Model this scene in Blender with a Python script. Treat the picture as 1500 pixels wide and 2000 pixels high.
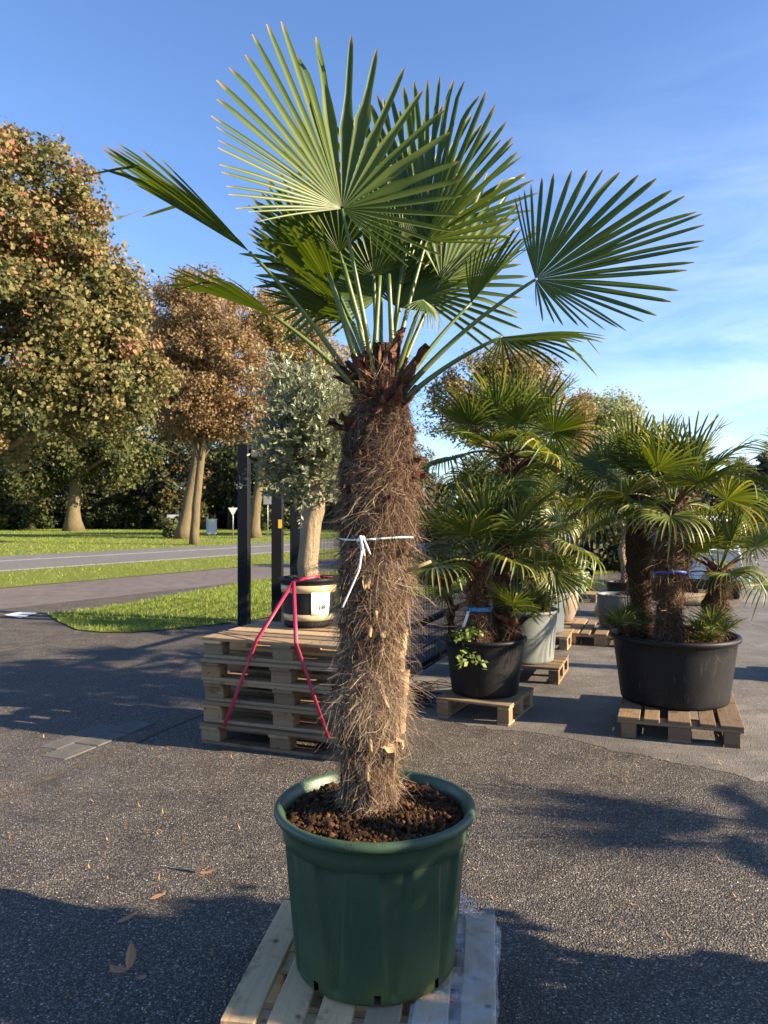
import bpy, bmesh, math, random
import numpy as np
from mathutils import Vector, Matrix
R_ = math.radians
# ------------------------------------------------------------------ clear
for o in list(bpy.data.objects): bpy.data.objects.remove(o)
SC = bpy.context.scene
COL = SC.collection
# ------------------------------------------------------------------ camera
CAMH, FPX = 1.56, 1480.0          # camera height (m), focal length in photo pixels (photo 1500 x 2000, horizon y = 1000)
cd = bpy.data.cameras.new('camera'); cam = bpy.data.objects.new('camera', cd); COL.objects.link(cam)
cd.sensor_fit = 'VERTICAL'; cd.sensor_height = 36.0; cd.lens = 36.0 * FPX / 2000.0
cd.clip_start = 0.05; cd.clip_end = 3000
cam.location = (0, 0, CAMH); cam.rotation_euler = (R_(90), 0, 0)
cd.dof.use_dof = True; cd.dof.focus_distance = 2.4; cd.dof.aperture_fstop = 9.0
SC.camera = cam
# ------------------------------------------------------------------ sky and sun
SUN_AZ, SUN_EL = 105.0, 21.0      # azimuth clockwise from +Y (camera looks along +Y)
w = bpy.data.worlds.new('World'); SC.world = w; w.use_nodes = True
nt = w.node_tree; nt.nodes.clear()
out = nt.nodes.new('ShaderNodeOutputWorld'); bg = nt.nodes.new('ShaderNodeBackground')
sky = nt.nodes.new('ShaderNodeTexSky'); sky.sky_type = 'NISHITA'; sky.sun_disc = False
sky.sun_elevation = R_(SUN_EL); sky.sun_rotation = R_(SUN_AZ)
sky.air_density = 1.0; sky.dust_density = 0.3; sky.ozone_density = 3.0
SKY_STRENGTH = 0.071
bg.inputs[1].default_value = SKY_STRENGTH
# thin high cloud streaks, denser low down, from a noise on the view direction
tc = nt.nodes.new('ShaderNodeTexCoord')
mp = nt.nodes.new('ShaderNodeMapping'); mp.inputs['Scale'].default_value = (1.6, 1.6, 7.0); mp.inputs['Rotation'].default_value = (0, R_(14), 0)
nz = nt.nodes.new('ShaderNodeTexNoise'); nz.inputs['Scale'].default_value = 2.2; nz.inputs['Detail'].default_value = 8; nz.inputs['Roughness'].default_value = 0.62
nz.inputs['Distortion'].default_value = 0.6
n2 = nt.nodes.new('ShaderNodeTexNoise'); n2.inputs['Scale'].default_value = 1.1; n2.inputs['Detail'].default_value = 2
rp = nt.nodes.new('ShaderNodeValToRGB'); rp.color_ramp.elements[0].position = 0.33; rp.color_ramp.elements[1].position = 0.95
sx = nt.nodes.new('ShaderNodeSeparateXYZ')
lowm = nt.nodes.new('ShaderNodeMapRange'); lowm.inputs[1].default_value = 0.52; lowm.inputs[2].default_value = 0.02; lowm.inputs[3].default_value = 0.0; lowm.inputs[4].default_value = 0.85
eastm = nt.nodes.new('ShaderNodeMapRange'); eastm.inputs[1].default_value = -0.1; eastm.inputs[2].default_value = 0.45; eastm.inputs[3].default_value = 0.12; eastm.inputs[4].default_value = 1.0
m1 = nt.nodes.new('ShaderNodeMath'); m1.operation = 'MULTIPLY'
m2 = nt.nodes.new('ShaderNodeMath'); m2.operation = 'MULTIPLY'
mx = nt.nodes.new('ShaderNodeMix'); mx.data_type = 'RGBA'
mx.inputs[7].default_value = (6.6, 7.3, 8.6, 1)
nt.links.new(tc.outputs['Generated'], mp.inputs['Vector']); nt.links.new(mp.outputs[0], nz.inputs['Vector'])
nt.links.new(nz.outputs[0], rp.inputs[0]); nt.links.new(tc.outputs['Generated'], sx.inputs[0])
nt.links.new(sx.outputs['Z'], lowm.inputs[0]); nt.links.new(sx.outputs['X'], eastm.inputs[0])
nt.links.new(rp.outputs[0], m1.inputs[0]); nt.links.new(lowm.outputs[0], m1.inputs[1])
nt.links.new(m1.outputs[0], m2.inputs[0]); nt.links.new(eastm.outputs[0], m2.inputs[1])
hs = nt.nodes.new('ShaderNodeMix'); hs.data_type = 'RGBA'; hs.blend_type = 'MULTIPLY'; hs.inputs[0].default_value = 1.0; hs.inputs[7].default_value = (0.90, 1.0, 1.20, 1); nt.links.new(sky.outputs[0], hs.inputs[6])   # the phone's cool white balance of the sky
nt.links.new(m2.outputs[0], mx.inputs[0]); nt.links.new(hs.outputs[2], mx.inputs[6])
nt.links.new(mx.outputs[2], bg.inputs[0]); nt.links.new(bg.outputs[0], out.inputs[0])
sd = bpy.data.lights.new('sun', 'SUN'); sun = bpy.data.objects.new('sun', sd); COL.objects.link(sun)
sd.energy = 5.0; sd.angle = R_(0.55); sd.color = (1.0, 0.81, 0.58)
S = Vector((math.sin(R_(SUN_AZ)) * math.cos(R_(SUN_EL)), math.cos(R_(SUN_AZ)) * math.cos(R_(SUN_EL)), math.sin(R_(SUN_EL))))
sun.rotation_euler = S.to_track_quat('Z', 'Y').to_euler(); sun.location = (30, -8, 20)
SC.view_settings.view_transform = 'Standard'; SC.view_settings.look = 'None'
SC.view_settings.exposure = 1.78; SC.view_settings.gamma = 1.0
SC.render.engine = 'CYCLES'
SC.cycles.max_bounces = 8; SC.cycles.transparent_max_bounces = 12; SC.cycles.transmission_bounces = 6

# ------------------------------------------------------------------ pixel -> world
def P(px, py, Y):   # direction of a photo pixel, at depth Y
    return np.array([(px - 750.0) / FPX * Y, Y, CAMH - (py - 1000.0) / FPX * Y])
def G(px, py, z=0.0):   # where that direction meets the ground
    Y = (CAMH - z) * FPX / (py - 1000.0)
    return np.array([(px - 750.0) / FPX * Y, Y, z])

# ------------------------------------------------------------------ mesh helpers
class MB:
    def __init__(s): s.V=[]; s.Q=[]; s.T=[]; s.a=[]; s.b=[]; s.n=0
    def add(s, V, Q=None, T=None, tint=0.5, tip=0.0):
        V = np.asarray(V, float).reshape(-1, 3); k = len(V)
        if Q is not None and len(Q): s.Q.append(np.asarray(Q, int).reshape(-1, 4) + s.n)
        if T is not None and len(T): s.T.append(np.asarray(T, int).reshape(-1, 3) + s.n)
        s.V.append(V); s.a.append(np.broadcast_to(np.asarray(tint, float), (k,))); s.b.append(np.broadcast_to(np.asarray(tip, float), (k,)))
        s.n += k
    def mesh(s, name, mat, smooth=True, off=(0,0,0)):
        V = np.concatenate(s.V) - np.asarray(off, float)
        Q = np.concatenate(s.Q) if s.Q else np.zeros((0,4), int)
        T = np.concatenate(s.T) if s.T else np.zeros((0,3), int)
        me = bpy.data.meshes.new(name)
        me.vertices.add(len(V)); me.vertices.foreach_set('co', V.astype(np.float32).ravel())
        nl = len(Q)*4 + len(T)*3
        me.loops.add(nl); me.loops.foreach_set('vertex_index', np.concatenate([Q.ravel(), T.ravel()]).astype(np.int32))
        me.polygons.add(len(Q)+len(T))
        me.polygons.foreach_set('loop_start', np.concatenate([np.arange(len(Q))*4, len(Q)*4+np.arange(len(T))*3]).astype(np.int32))
        if smooth: me.polygons.foreach_set('use_smooth', np.ones(len(Q)+len(T), bool))
        for nm, arr in (('tint', s.a), ('tip', s.b)):
            at = me.attributes.new(nm, 'FLOAT', 'POINT'); at.data.foreach_set('value', np.concatenate(arr).astype(np.float32))
        me.update(calc_edges=True); me.validate()
        if mat: me.materials.append(mat)
        return me
def link(name, me, parent=None, loc=(0,0,0), rot=(0,0,0), mtx=None):
    o = bpy.data.objects.new(name, me); COL.objects.link(o)
    if parent: o.parent = parent
    if mtx is not None: o.matrix_local = mtx
    else: o.location = loc; o.rotation_euler = rot
    return o
def tag(o, label=None, cat=None, group=None, kind=None):
    if label: o['label'] = label
    if cat: o['category'] = cat
    if group: o['group'] = group
    if kind: o['kind'] = kind
    return o
def empty(name, loc, label, cat, group=None, rz=0):
    o = bpy.data.objects.new(name, None); COL.objects.link(o); o.location = loc; o.rotation_euler = (0,0,rz); o.empty_display_size = 0.1
    return tag(o, label, cat, group)
def nrm(v): v = np.asarray(v, float); return v / (np.linalg.norm(v) + 1e-12)
def tube(path, rad, seg=8, cap=True):
    path = np.asarray(path, float); n = len(path); rad = np.broadcast_to(np.asarray(rad, float), (n,))
    t = np.gradient(path, axis=0); t /= np.linalg.norm(t, axis=1)[:,None] + 1e-12
    u = np.cross(t[0], [0,0,1]);
    if np.linalg.norm(u) < 1e-3: u = np.cross(t[0], [1,0,0])
    u = nrm(u); V = []
    ang = np.arange(seg) * 2*np.pi/seg
    for i in range(n):
        u = nrm(u - t[i]*np.dot(u, t[i])); v = np.cross(t[i], u)
        V.append(path[i] + rad[i]*(np.cos(ang)[:,None]*u + np.sin(ang)[:,None]*v))
    V = np.concatenate(V)
    i = np.arange(n-1)[:,None]*seg; j = np.arange(seg)[None,:]; j2 = (j+1) % seg
    Q = np.stack([i+j, i+j2, i+seg+j2, i+seg+j], -1).reshape(-1,4)
    T = []
    if cap:
        V = np.concatenate([V, path[[0,-1]]]); c0, c1 = n*seg, n*seg+1
        for k in range(seg):
            T.append((c0, (k+1)%seg, k)); T.append((c1, (n-1)*seg+k, (n-1)*seg+(k+1)%seg))
    return V, Q, T
def bez(p0, p1, p2, n):
    t = np.linspace(0,1,n)[:,None]; p0,p1,p2 = map(lambda a: np.asarray(a,float), (p0,p1,p2))
    return (1-t)**2*p0 + 2*t*(1-t)*p1 + t*t*p2
def lathe(prof, seg=48, rf=None, c=(0,0,0)):
    prof = np.asarray(prof, float); n = len(prof); ang = np.arange(seg)*2*np.pi/seg
    r = prof[:,0][:,None]*np.ones(seg)
    if rf is not None: r = r + rf(ang[None,:], prof[:,1][:,None], prof[:,0][:,None])
    V = np.stack([r*np.cos(ang), r*np.sin(ang), prof[:,1][:,None]*np.ones(seg)], -1).reshape(-1,3) + np.asarray(c, float)
    i = np.arange(n-1)[:,None]*seg; j = np.arange(seg)[None,:]; j2 = (j+1)%seg
    Q = np.stack([i+j, i+j2, i+seg+j2, i+seg+j], -1).reshape(-1,4)
    return V, Q
_bc = {}
def boxmesh(dx, dy, dz, mat, bev=0.003, segs=1):      # box centred on the origin, chamfered, shared between alike pieces
    k = (round(dx,4), round(dy,4), round(dz,4), mat.name, bev, segs)
    if k in _bc: return _bc[k]
    bm = bmesh.new(); bmesh.ops.create_cube(bm, size=1.0, matrix=Matrix.Diagonal((dx,dy,dz,1)))
    if bev: bmesh.ops.bevel(bm, geom=bm.edges[:], offset=bev, segments=segs, affect='EDGES', profile=0.5)
    me = bpy.data.meshes.new('box'); bm.to_mesh(me); bm.free(); me.materials.append(mat)
    if segs > 1:
        for p in me.polygons: p.use_smooth = True
    _bc[k] = me; return me
def boxarr(mb, c, d, rot=None, tint=0.5):
    c = np.asarray(c,float); d = np.asarray(d,float)/2
    s = np.array([[-1,-1,-1],[1,-1,-1],[1,1,-1],[-1,1,-1],[-1,-1,1],[1,-1,1],[1,1,1],[-1,1,1]], float)*d
    if rot is not None: s = s @ np.asarray(rot).T
    mb.add(s + c, [(0,3,2,1),(4,5,6,7),(0,1,5,4),(1,2,6,5),(2,3,7,6),(3,0,4,7)], tint=tint)
def rotz(a): c, s_ = math.cos(a), math.sin(a); return np.array([[c,-s_,0],[s_,c,0],[0,0,1]])
def frame(pos, ydir, zdir):           # 4x4 with local +Y along ydir, +Z near zdir
    y = Vector(ydir).normalized(); z = Vector(zdir); z = (z - y*z.dot(y)).normalized(); x = y.cross(z)
    m = Matrix((x, y, z)).transposed().to_4x4(); m.translation = Vector(pos); return m

# ------------------------------------------------------------------ material helpers
class NT:
    def __init__(s, name):
        s.m = bpy.data.materials.new(name); s.m.use_nodes = True; s.t = s.m.node_tree; s.t.nodes.clear()
        s.o = s.n('OutputMaterial')
    def n(s, typ, **kw):
        nd = s.t.nodes.new('ShaderNode' + typ)
        for k, v in kw.items(): setattr(nd, k, v)
        return nd
    def l(s, a, b): s.t.links.new(a, b)
    def setin(s, nd, key, v):
        if hasattr(v, 'is_output') or isinstance(v, bpy.types.NodeSocket): s.l(v, nd.inputs[key])
        else: nd.inputs[key].default_value = v
    def coord(s, kind='Object', scale=(1,1,1), rot=(0,0,0)):
        c = s.n('TexCoord'); m = s.n('Mapping'); m.inputs['Scale'].default_value = scale; m.inputs['Rotation'].default_value = rot
        s.l(c.outputs[kind], m.inputs['Vector']); return m.outputs[0]
    def noise(s, v, scale, detail=4, rough=0.55, dist=0.0, out='Fac'):
        x = s.n('TexNoise'); s.l(v, x.inputs['Vector']); x.inputs['Scale'].default_value = scale; x.inputs['Detail'].default_value = detail
        x.inputs['Roughness'].default_value = rough; x.inputs['Distortion'].default_value = dist; return x.outputs[0 if out=='Fac' else 1]
    def voro(s, v, scale, feature='F1', rnd=1.0):
        x = s.n('TexVoronoi', feature=feature); s.l(v, x.inputs['Vector']); x.inputs['Scale'].default_value = scale; x.inputs['Randomness'].default_value = rnd; return x
    def ramp(s, f, stops, interp='LINEAR'):
        r = s.n('ValToRGB'); e = r.color_ramp; e.interpolation = interp
        while len(e.elements) < len(stops): e.elements.new(0.5)
        for el, (p, c) in zip(e.elements, stops):
            el.position = p; el.color = (*c, 1) if not np.isscalar(c) else (c, c, c, 1)
        s.setin(r, 0, f); return r.outputs[0]
    def mix(s, f, a, b, blend='MIX'):
        m = s.n('Mix', data_type='RGBA', blend_type=blend); s.setin(m, 0, f)
        for k, v in ((6, a), (7, b)):
            if isinstance(v, tuple): v = (*v[:3], 1)
            s.setin(m, k, v)
        return m.outputs[2]
    def math(s, op, a, b=0.0):
        m = s.n('Math', operation=op); s.setin(m, 0, a); s.setin(m, 1, b); return m.outputs[0]
    def attr(s, name): a = s.n('Attribute', attribute_name=name); return a.outputs['Fac']
    def bump(s, h, strength=0.5, dist=0.01):
        b = s.n('Bump'); b.inputs['Strength'].default_value = strength; b.inputs['Distance'].default_value = dist; s.l(h, b.inputs['Height']); return b.outputs[0]
    def pbsdf(s, color, rough=0.6, normal=None, spec=0.5, metal=0.0):
        b = s.n('BsdfPrincipled')
        if isinstance(color, tuple): color = (*color[:3], 1)
        s.setin(b, 'Base Color', color); s.setin(b, 'Roughness', rough); b.inputs['Specular IOR Level'].default_value = spec; b.inputs['Metallic'].default_value = metal
        if normal is not None: s.l(normal, b.inputs['Normal'])
        return b.outputs[0]
    def done(s, sh): s.l(sh, s.o.inputs['Surface']); return s.m
def leafmat(name, stops, rough=0.5, trans=0.35, tcol=None, tips=None, spec=0.35, sat=1.0):
    k = NT(name); c = k.ramp(k.attr('tint'), stops)
    if tips: c = k.mix(k.ramp(k.attr('tip'), tips[0]), c, tips[1])
    p = k.pbsdf(c, rough, spec=spec); t = k.n('BsdfTranslucent')
    if tcol: k.l(k.mix(1.0, c, tcol, 'MULTIPLY'), t.inputs[0])
    else: k.l(c, t.inputs[0])
    m = k.n('MixShader'); m.inputs[0].default_value = trans; k.l(p, m.inputs[1]); k.l(t.outputs[0], m.inputs[2])
    return k.done(m.outputs[0])
def plain(name, col, rough=0.5, var=0.15, scale=8, bump=0.0, spec=0.5, metal=0.0, kind='Object'):
    k = NT(name); v = k.coord(kind); n = k.noise(v, scale, 5)
    c = k.mix(n, tuple(x*(1-var) for x in col), tuple(min(1, x*(1+var)) for x in col))
    nb = k.bump(k.noise(v, scale*6, 4), bump, 0.005) if bump else None
    r = k.n('MapRange'); k.l(k.noise(v, scale*2.3, 3), r.inputs[0]); r.inputs[3].default_value = max(0.02, rough-0.1); r.inputs[4].default_value = min(1, rough+0.1)
    return k.done(k.pbsdf(c, r.outputs[0], nb, spec, metal))
# ------------------------------------------------------------------ materials
def m_asphalt(name, stones, scale, base, wear, bumps=0.9, big=0.5, stain=0.15):
    k = NT(name); v = k.coord('Object')
    wv = k.n('VectorMath', operation='ADD'); k.l(v, wv.inputs[0])
    nn = k.noise(v, 60, 2, out='Color'); sc = k.n('VectorMath', operation='SCALE'); k.l(nn, sc.inputs[0]); sc.inputs['Scale'].default_value = 0.012; k.l(sc.outputs[0], wv.inputs[1])
    vo = k.voro(wv.outputs[0], scale); sp = k.n('SeparateColor'); k.l(vo.outputs['Color'], sp.inputs[0])
    col = k.ramp(sp.outputs[0], stones)
    br = k.ramp(sp.outputs[1], [(0.0, 0.45), (0.8, 1.0), (0.97, 1.6)]); col = k.mix(1.0, col, br, 'MULTIPLY')
    edge = k.ramp(vo.outputs['Distance'], [(0.32, 1.0), (0.62, 0.0)])
    col = k.mix(edge, base, col)
    vo2 = k.voro(v, scale*2.3); s2 = k.n('SeparateColor'); k.l(vo2.outputs['Color'], s2.inputs[0])
    col = k.mix(k.math('MULTIPLY', k.ramp(s2.outputs[0], [(0.75, 0.0), (0.8, 1.0)]), 0.35), col, (0.2, 0.18, 0.15))
    big1 = k.noise(v, 0.55, 5, 0.6); big2 = k.noise(v, 4.0, 4, 0.6)
    col = k.mix(k.ramp(big1, [(0.35, 0.0), (0.7, big)]), col, wear)
    col = k.mix(1.0, col, k.ramp(big2, [(0.25, 0.66), (0.5, 0.95), (0.75, 1.2)]), 'MULTIPLY')
    st_=k.noise(k.coord('Object',(1,2.6,1),(0,0,R_(20))),0.9,6,0.7,1.2); col=k.mix(k.ramp(st_,[(0.50,0.0),(0.60,stain)]),col,tuple(x*0.45 for x in wear))
    # thin cracks
    cr = k.voro(v, 0.45, 'DISTANCE_TO_EDGE'); k.l(k.mix(0.12, v, k.noise(v, 3, 4, out='Color')), cr.inputs['Vector'])
    crk = k.ramp(cr.outputs['Distance'], [(0.0, 1.0), (0.006, 0.0)])
    col = k.mix(k.math('MULTIPLY', crk, k.ramp(k.noise(v, 0.3, 2), [(0.5, 0.0), (0.56, 0.55)])), col, (0.03, 0.028, 0.025))
    h = k.math('MULTIPLY', vo.outputs['Distance'], -1.0)
    h = k.math('ADD', h, k.math('MULTIPLY', k.noise(v, 22, 3), 0.6))
    rg = k.ramp(big2, [(0.3, 0.62), (0.7, 0.85)])
    return k.done(k.pbsdf(col, rg, k.bump(h, bumps, 0.006), 0.35))
M = {}
M['asphalt'] = m_asphalt('coarse_asphalt', [(0.0, (.035,.033,.032)), (0.3, (.095,.083,.068)), (0.55, (.19,.157,.115)), (0.85, (.265,.228,.175)), (1.0, (.52,.47,.40))], 125, (.022,.021,.020), (.15,.135,.115), 1.0, 0.22)
M['concrete'] = m_asphalt('worn_yard_paving', [(0.0, (.06,.055,.05)), (0.6, (.15,.135,.115)), (1.0, (.28,.26,.23))], 120, (.085,.08,.072), (.24,.22,.19), 0.6, 0.85, 0.7)
M['road'] = m_asphalt('road_asphalt', [(0.0, (.13,.13,.13)), (1.0, (.21,.205,.20))], 60, (.155,.155,.15), (.20,.195,.19), 0.3, 0.5)
M['path'] = m_asphalt('path_asphalt', [(0.0, (.12,.10,.095)), (1.0, (.20,.17,.155))], 60, (.13,.11,.10), (.19,.165,.15), 0.3, 0.5)
M['paint'] = plain('road_paint', (.62,.60,.55), 0.7, 0.3, 5)
M['slab'] = plain('concrete_slab', (.095,.088,.078), 0.9, 0.5, 9, 0.8)
def m_lawn(name, a, b, c):
    k = NT(name); v = k.coord('Object'); col = k.mix(k.noise(v, 0.7, 6, 0.7), a, b)
    col = k.mix(k.ramp(k.noise(v, 9, 5, 0.7), [(0.52, 0.0), (0.72, 0.8)]), col, c)
    return k.done(k.pbsdf(col, 0.9, k.bump(k.noise(v, 45, 4, 0.7), 1.0, 0.06), 0.15))
M['lawn'] = m_lawn('lawn', (.13,.18,.028), (.21,.25,.05), (.25,.21,.07))
M['blade'] = leafmat('grass_blade', [(0.0, (.13,.20,.02)), (0.6, (.22,.30,.04)), (1.0, (.36,.36,.10))], 0.55, 0.45)
M['litter'] = leafmat('fallen_leaf_litter', [(0.0, (.16,.07,.02)), (0.5, (.30,.15,.04)), (1.0, (.42,.28,.08))], 0.8, 0.1)
# foliage
M['palm'] = leafmat('palm_leaf', [(0.0, (.026,.052,.008)), (0.5, (.056,.092,.013)), (1.0, (.12,.155,.03))], 0.40, 0.24, (2.3,2.1,.35),
                    tips=([(0.94, 0.0), (0.975, 0.6), (1.0, 1.0)], (.34,.20,.05)), spec=0.32)
M['palm_bg'] = leafmat('potted_palm_leaf', [(0.0, (.030,.052,.010)), (0.5, (.066,.098,.018)), (0.8, (.15,.18,.045)), (1.0, (.34,.31,.13))], 0.38, 0.24, (2.0,1.8,.35), spec=0.4,
                    tips=([(0.93, 0.0), (1.0, 0.8)], (.25,.19,.07)))
M['palm_lime'] = leafmat('young_palm_leaf', [(0.0, (.07,.13,.015)), (1.0, (.20,.24,.03))], 0.45, 0.35)
M['olive'] = leafmat('olive_leaf', [(0.0, (.09,.11,.045)), (0.5, (.21,.24,.125)), (1.0, (.42,.44,.28))], 0.42, 0.22, spec=0.5)
M['maple'] = leafmat('maple_leaf', [(0.0, (.045,.058,.018)), (0.4, (.14,.145,.045)), (0.66, (.25,.205,.08)), (0.86, (.30,.17,.08)), (1.0, (.26,.095,.06))], 0.6, 0.35)
M['copper'] = leafmat('copper_leaf', [(0.0, (.085,.07,.028)), (0.4, (.19,.125,.055)), (0.75, (.28,.18,.085)), (1.0, (.32,.24,.11))], 0.6, 0.35)
M['gold'] = leafmat('golden_leaf', [(0.0, (.10,.09,.025)), (0.5, (.26,.19,.065)), (1.0, (.38,.30,.12))], 0.6, 0.35)
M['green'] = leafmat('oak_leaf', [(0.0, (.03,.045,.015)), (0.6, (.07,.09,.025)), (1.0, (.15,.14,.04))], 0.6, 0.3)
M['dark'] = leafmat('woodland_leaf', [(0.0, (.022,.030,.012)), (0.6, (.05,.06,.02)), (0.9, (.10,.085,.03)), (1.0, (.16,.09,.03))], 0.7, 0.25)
M['poplar'] = leafmat('hazy_poplar_leaf', [(0.0, (.20,.24,.11)), (1.0, (.44,.45,.24))], 0.6, 0.35)  # leaf colour lightened to carry the aerial haze of distance
M['conifer'] = leafmat('conifer_needle', [(0.0, (.02,.035,.02)), (1.0, (.06,.075,.045))], 0.7, 0.15)
M['lime'] = leafmat('lime_leaf', [(0.0, (.10,.17,.03)), (1.0, (.30,.36,.10))], 0.5, 0.4)
def m_bark(name, a, b, scale=6):
    k = NT(name); v = k.coord('Object', (1,1,0.25)); n = k.noise(v, scale, 7, 0.7); c = k.mix(n, a, b)
    return k.done(k.pbsdf(c, 0.9, k.bump(k.noise(v, scale*2.2, 6, 0.75), 1.0, 0.07), 0.2))
M['bark'] = m_bark('tree_bark', (.055,.043,.028), (.23,.185,.10))
M['barkpale'] = m_bark('pale_bark', (.22,.17,.105), (.46,.37,.24), 9)
M['fibrecore'] = m_bark('palm_trunk_core', (.05,.028,.016), (.17,.105,.06), 18)
def m_fibre(name, stops):
    k = NT(name); return k.done(k.pbsdf(k.ramp(k.attr('tint'), stops), 0.75, spec=0.25))
M['fibre'] = m_fibre('palm_fibre', [(0.0, (.055,.030,.018)), (0.35, (.165,.095,.055)), (0.7, (.275,.195,.125)), (1.0, (.42,.34,.24))])
M['fibredark'] = m_fibre('potted_palm_fibre', [(0.0, (.045,.025,.014)), (0.5, (.15,.085,.045)), (1.0, (.32,.21,.12))])
M['boot'] = plain('leaf_base_husk', (.15,.062,.034), 0.75, 0.6, 25, 0.5)
M['stub'] = plain('cut_leaf_stalk', (.38,.26,.13), 0.8, 0.35, 25, 0.4)
k = NT('petiole'); c = k.ramp(k.attr('tint'), [(0.0, (.09,.05,.02)), (0.13, (.11,.125,.03)), (0.5, (.105,.14,.03)), (1.0, (.08,.115,.025))]); M['petiole'] = k.done(k.pbsdf(c, 0.42, spec=0.5))
k = NT('potting_soil'); v = k.coord('Object'); c = k.ramp(k.noise(v, 40, 6, 0.75), [(0.3, (.03,.017,.010)), (0.55, (.09,.047,.022)), (0.75, (.20,.105,.045))])
M['soil'] = k.done(k.pbsdf(c, 0.95, k.bump(k.noise(v, 90, 5, 0.75), 1.0, 0.02), 0.15))
k = NT('soil_clod'); c = k.ramp(k.attr('tint'), [(0.0, (.022,.013,.008)), (0.6, (.075,.040,.019)), (1.0, (.24,.125,.055))]); M['clod'] = k.done(k.pbsdf(c, 0.95, spec=0.1))
# wood: grain along local X, a different tone for each piece
def m_wood(name, lo, hi, dirt):
    k = NT(name); oi = k.n('ObjectInfo'); tc = k.n('TexCoord'); ad = k.n('VectorMath', operation='ADD'); k.l(tc.outputs['Object'], ad.inputs[0])
    sc = k.n('VectorMath', operation='SCALE'); cb = k.n('CombineXYZ')
    for q in (0,1,2): k.l(oi.outputs['Random'], cb.inputs[q])
    k.l(cb.outputs[0], sc.inputs[0]); sc.inputs['Scale'].default_value = 37.0; k.l(sc.outputs[0], ad.inputs[1])
    mp_ = k.n('Mapping'); mp_.inputs['Scale'].default_value = (1.5, 22, 22); k.l(ad.outputs[0], mp_.inputs['Vector'])
    g = k.noise(mp_.outputs[0], 2.2, 6, 0.65, 0.8); col = k.mix(g, lo, hi)
    col = k.mix(1.0, col, k.ramp(oi.outputs['Random'], [(0.0, (.62,.62,.64)), (0.5, (1,.96,.9)), (1.0, (1.25,1.12,.95))]), 'MULTIPLY')
    b = k.noise(ad.outputs[0], 7, 5, 0.7); col = k.mix(k.ramp(b, [(0.56, 0.0), (0.70, 0.75)]), col, dirt)
    sp = k.voro(ad.outputs[0], 17); col = k.mix(k.math('MULTIPLY', k.ramp(k.noise(ad.outputs[0], 5, 3), [(0.5, 0.0), (0.6, 1.0)]), k.ramp(sp.outputs['Distance'], [(0.10, 0.9), (0.24, 0.0)])), col, tuple(x*0.5 for x in dirt))
    return k.done(k.pbsdf(col, 0.82, k.bump(g, 0.5, 0.004), 0.25))
M['woodfresh'] = m_wood('pale_pallet_wood', (.40,.275,.15), (.66,.50,.31), (.14,.09,.05))
M['woodold'] = m_wood('weathered_pallet_wood', (.17,.125,.08), (.38,.285,.18), (.075,.055,.038))
M['wooddark'] = m_wood('dark_pallet_wood', (.12,.085,.055), (.30,.215,.13), (.045,.035,.028))  # deeper brown version of the pallet wood
M['stamp'] = plain('burnt_stamp', (.035,.025,.02), 0.9)
# pots and metal
def m_plastic(name, col, rough=0.45, dust=0.25, low_green=False, spec=0.5):
    k = NT(name); v = k.coord('Object'); n = k.noise(v, 5, 6, 0.65)
    c = k.mix(k.ramp(n, [(0.4, 0.0), (0.8, dust)]), col, (.25,.25,.22))
    if low_green:
        sz = k.n('SeparateXYZ'); k.l(v, sz.inputs[0]); am = k.math('MULTIPLY', k.ramp(k.noise(v, 3.2, 4), [(0.42, 0.0), (0.62, 0.9)]), k.ramp(sz.outputs['Z'], [(0.05, 0.8), (0.24, 0.0)]))
        c = k.mix(am, c, (.10,.125,.035))  # yellow-green patches, fading out upwards
    st = k.noise(k.coord('Object', (60, 60, 2)), 1.0, 3); c = k.mix(k.ramp(st, [(0.62, 0.0), (0.75, 0.12)]), c, (.3,.3,.27))
    dv = k.voro(v, 70); c = k.mix(k.ramp(dv.outputs['Distance'], [(0.06, 0.35), (0.13, 0.0)]), c, (.3,.3,.26))
    r = k.n('MapRange'); k.l(n, r.inputs[0]); r.inputs[3].default_value = rough-0.08; r.inputs[4].default_value = rough+0.18
    return k.done(k.pbsdf(c, r.outputs[0], k.bump(k.noise(v, 140, 3), 0.12, 0.002), spec))
M['greenpot'] = m_plastic('dark_green_plastic', (.036,.070,.034), 0.40, 0.06, True)
M['blackpot'] = m_plastic('black_plastic', (.007,.0075,.009), 0.5, 0.02, spec=0.28)
M['greypot'] = m_plastic('grey_green_plastic', (.13,.155,.145), 0.55, 0.35)
M['bluegrey'] = m_plastic('blue_grey_plastic', (.07,.085,.10), 0.5, 0.2)
M['taupe'] = m_plastic('taupe_glaze', (.27,.205,.165), 0.35, 0.1)
M['limepot'] = m_plastic('pale_green_plastic', (.16,.26,.13), 0.5, 0.15)
M['blackmetal'] = plain('black_powder_coat', (.006,.007,.009), 0.6, 0.2, 12, spec=0.2)
M['galv'] = plain('galvanised_steel', (.36,.37,.38), 0.5, 0.2, 10, 0, 0.5, 0.6)
M['whitepaint'] = plain('white_enamel', (.70,.70,.68), 0.5, 0.08, 4)
M['signred'] = plain('sign_red', (.45,.03,.03), 0.45, 0.1)
M['yellow'] = plain('yellow_sticker', (.72,.43,.02), 0.5, 0.1)
M['cabinet'] = plain('cabinet_grey', (.48,.51,.49), 0.6, 0.1, 3)
M['carwhite'] = plain('white_car_paint', (.70,.74,.78), 0.22, 0.03, 2)
M['glass'] = plain('dark_car_glass', (.012,.014,.018), 0.08, 0.1, 2)
M['rubber'] = plain('tyre_rubber', (.014,.014,.015), 0.8, 0.3, 12)
M['redlens'] = plain('red_lens', (.40,.012,.02), 0.2, 0.1)
M['plateblue'] = plain('plate_blue', (.02,.07,.40), 0.4, 0.1)
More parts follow.
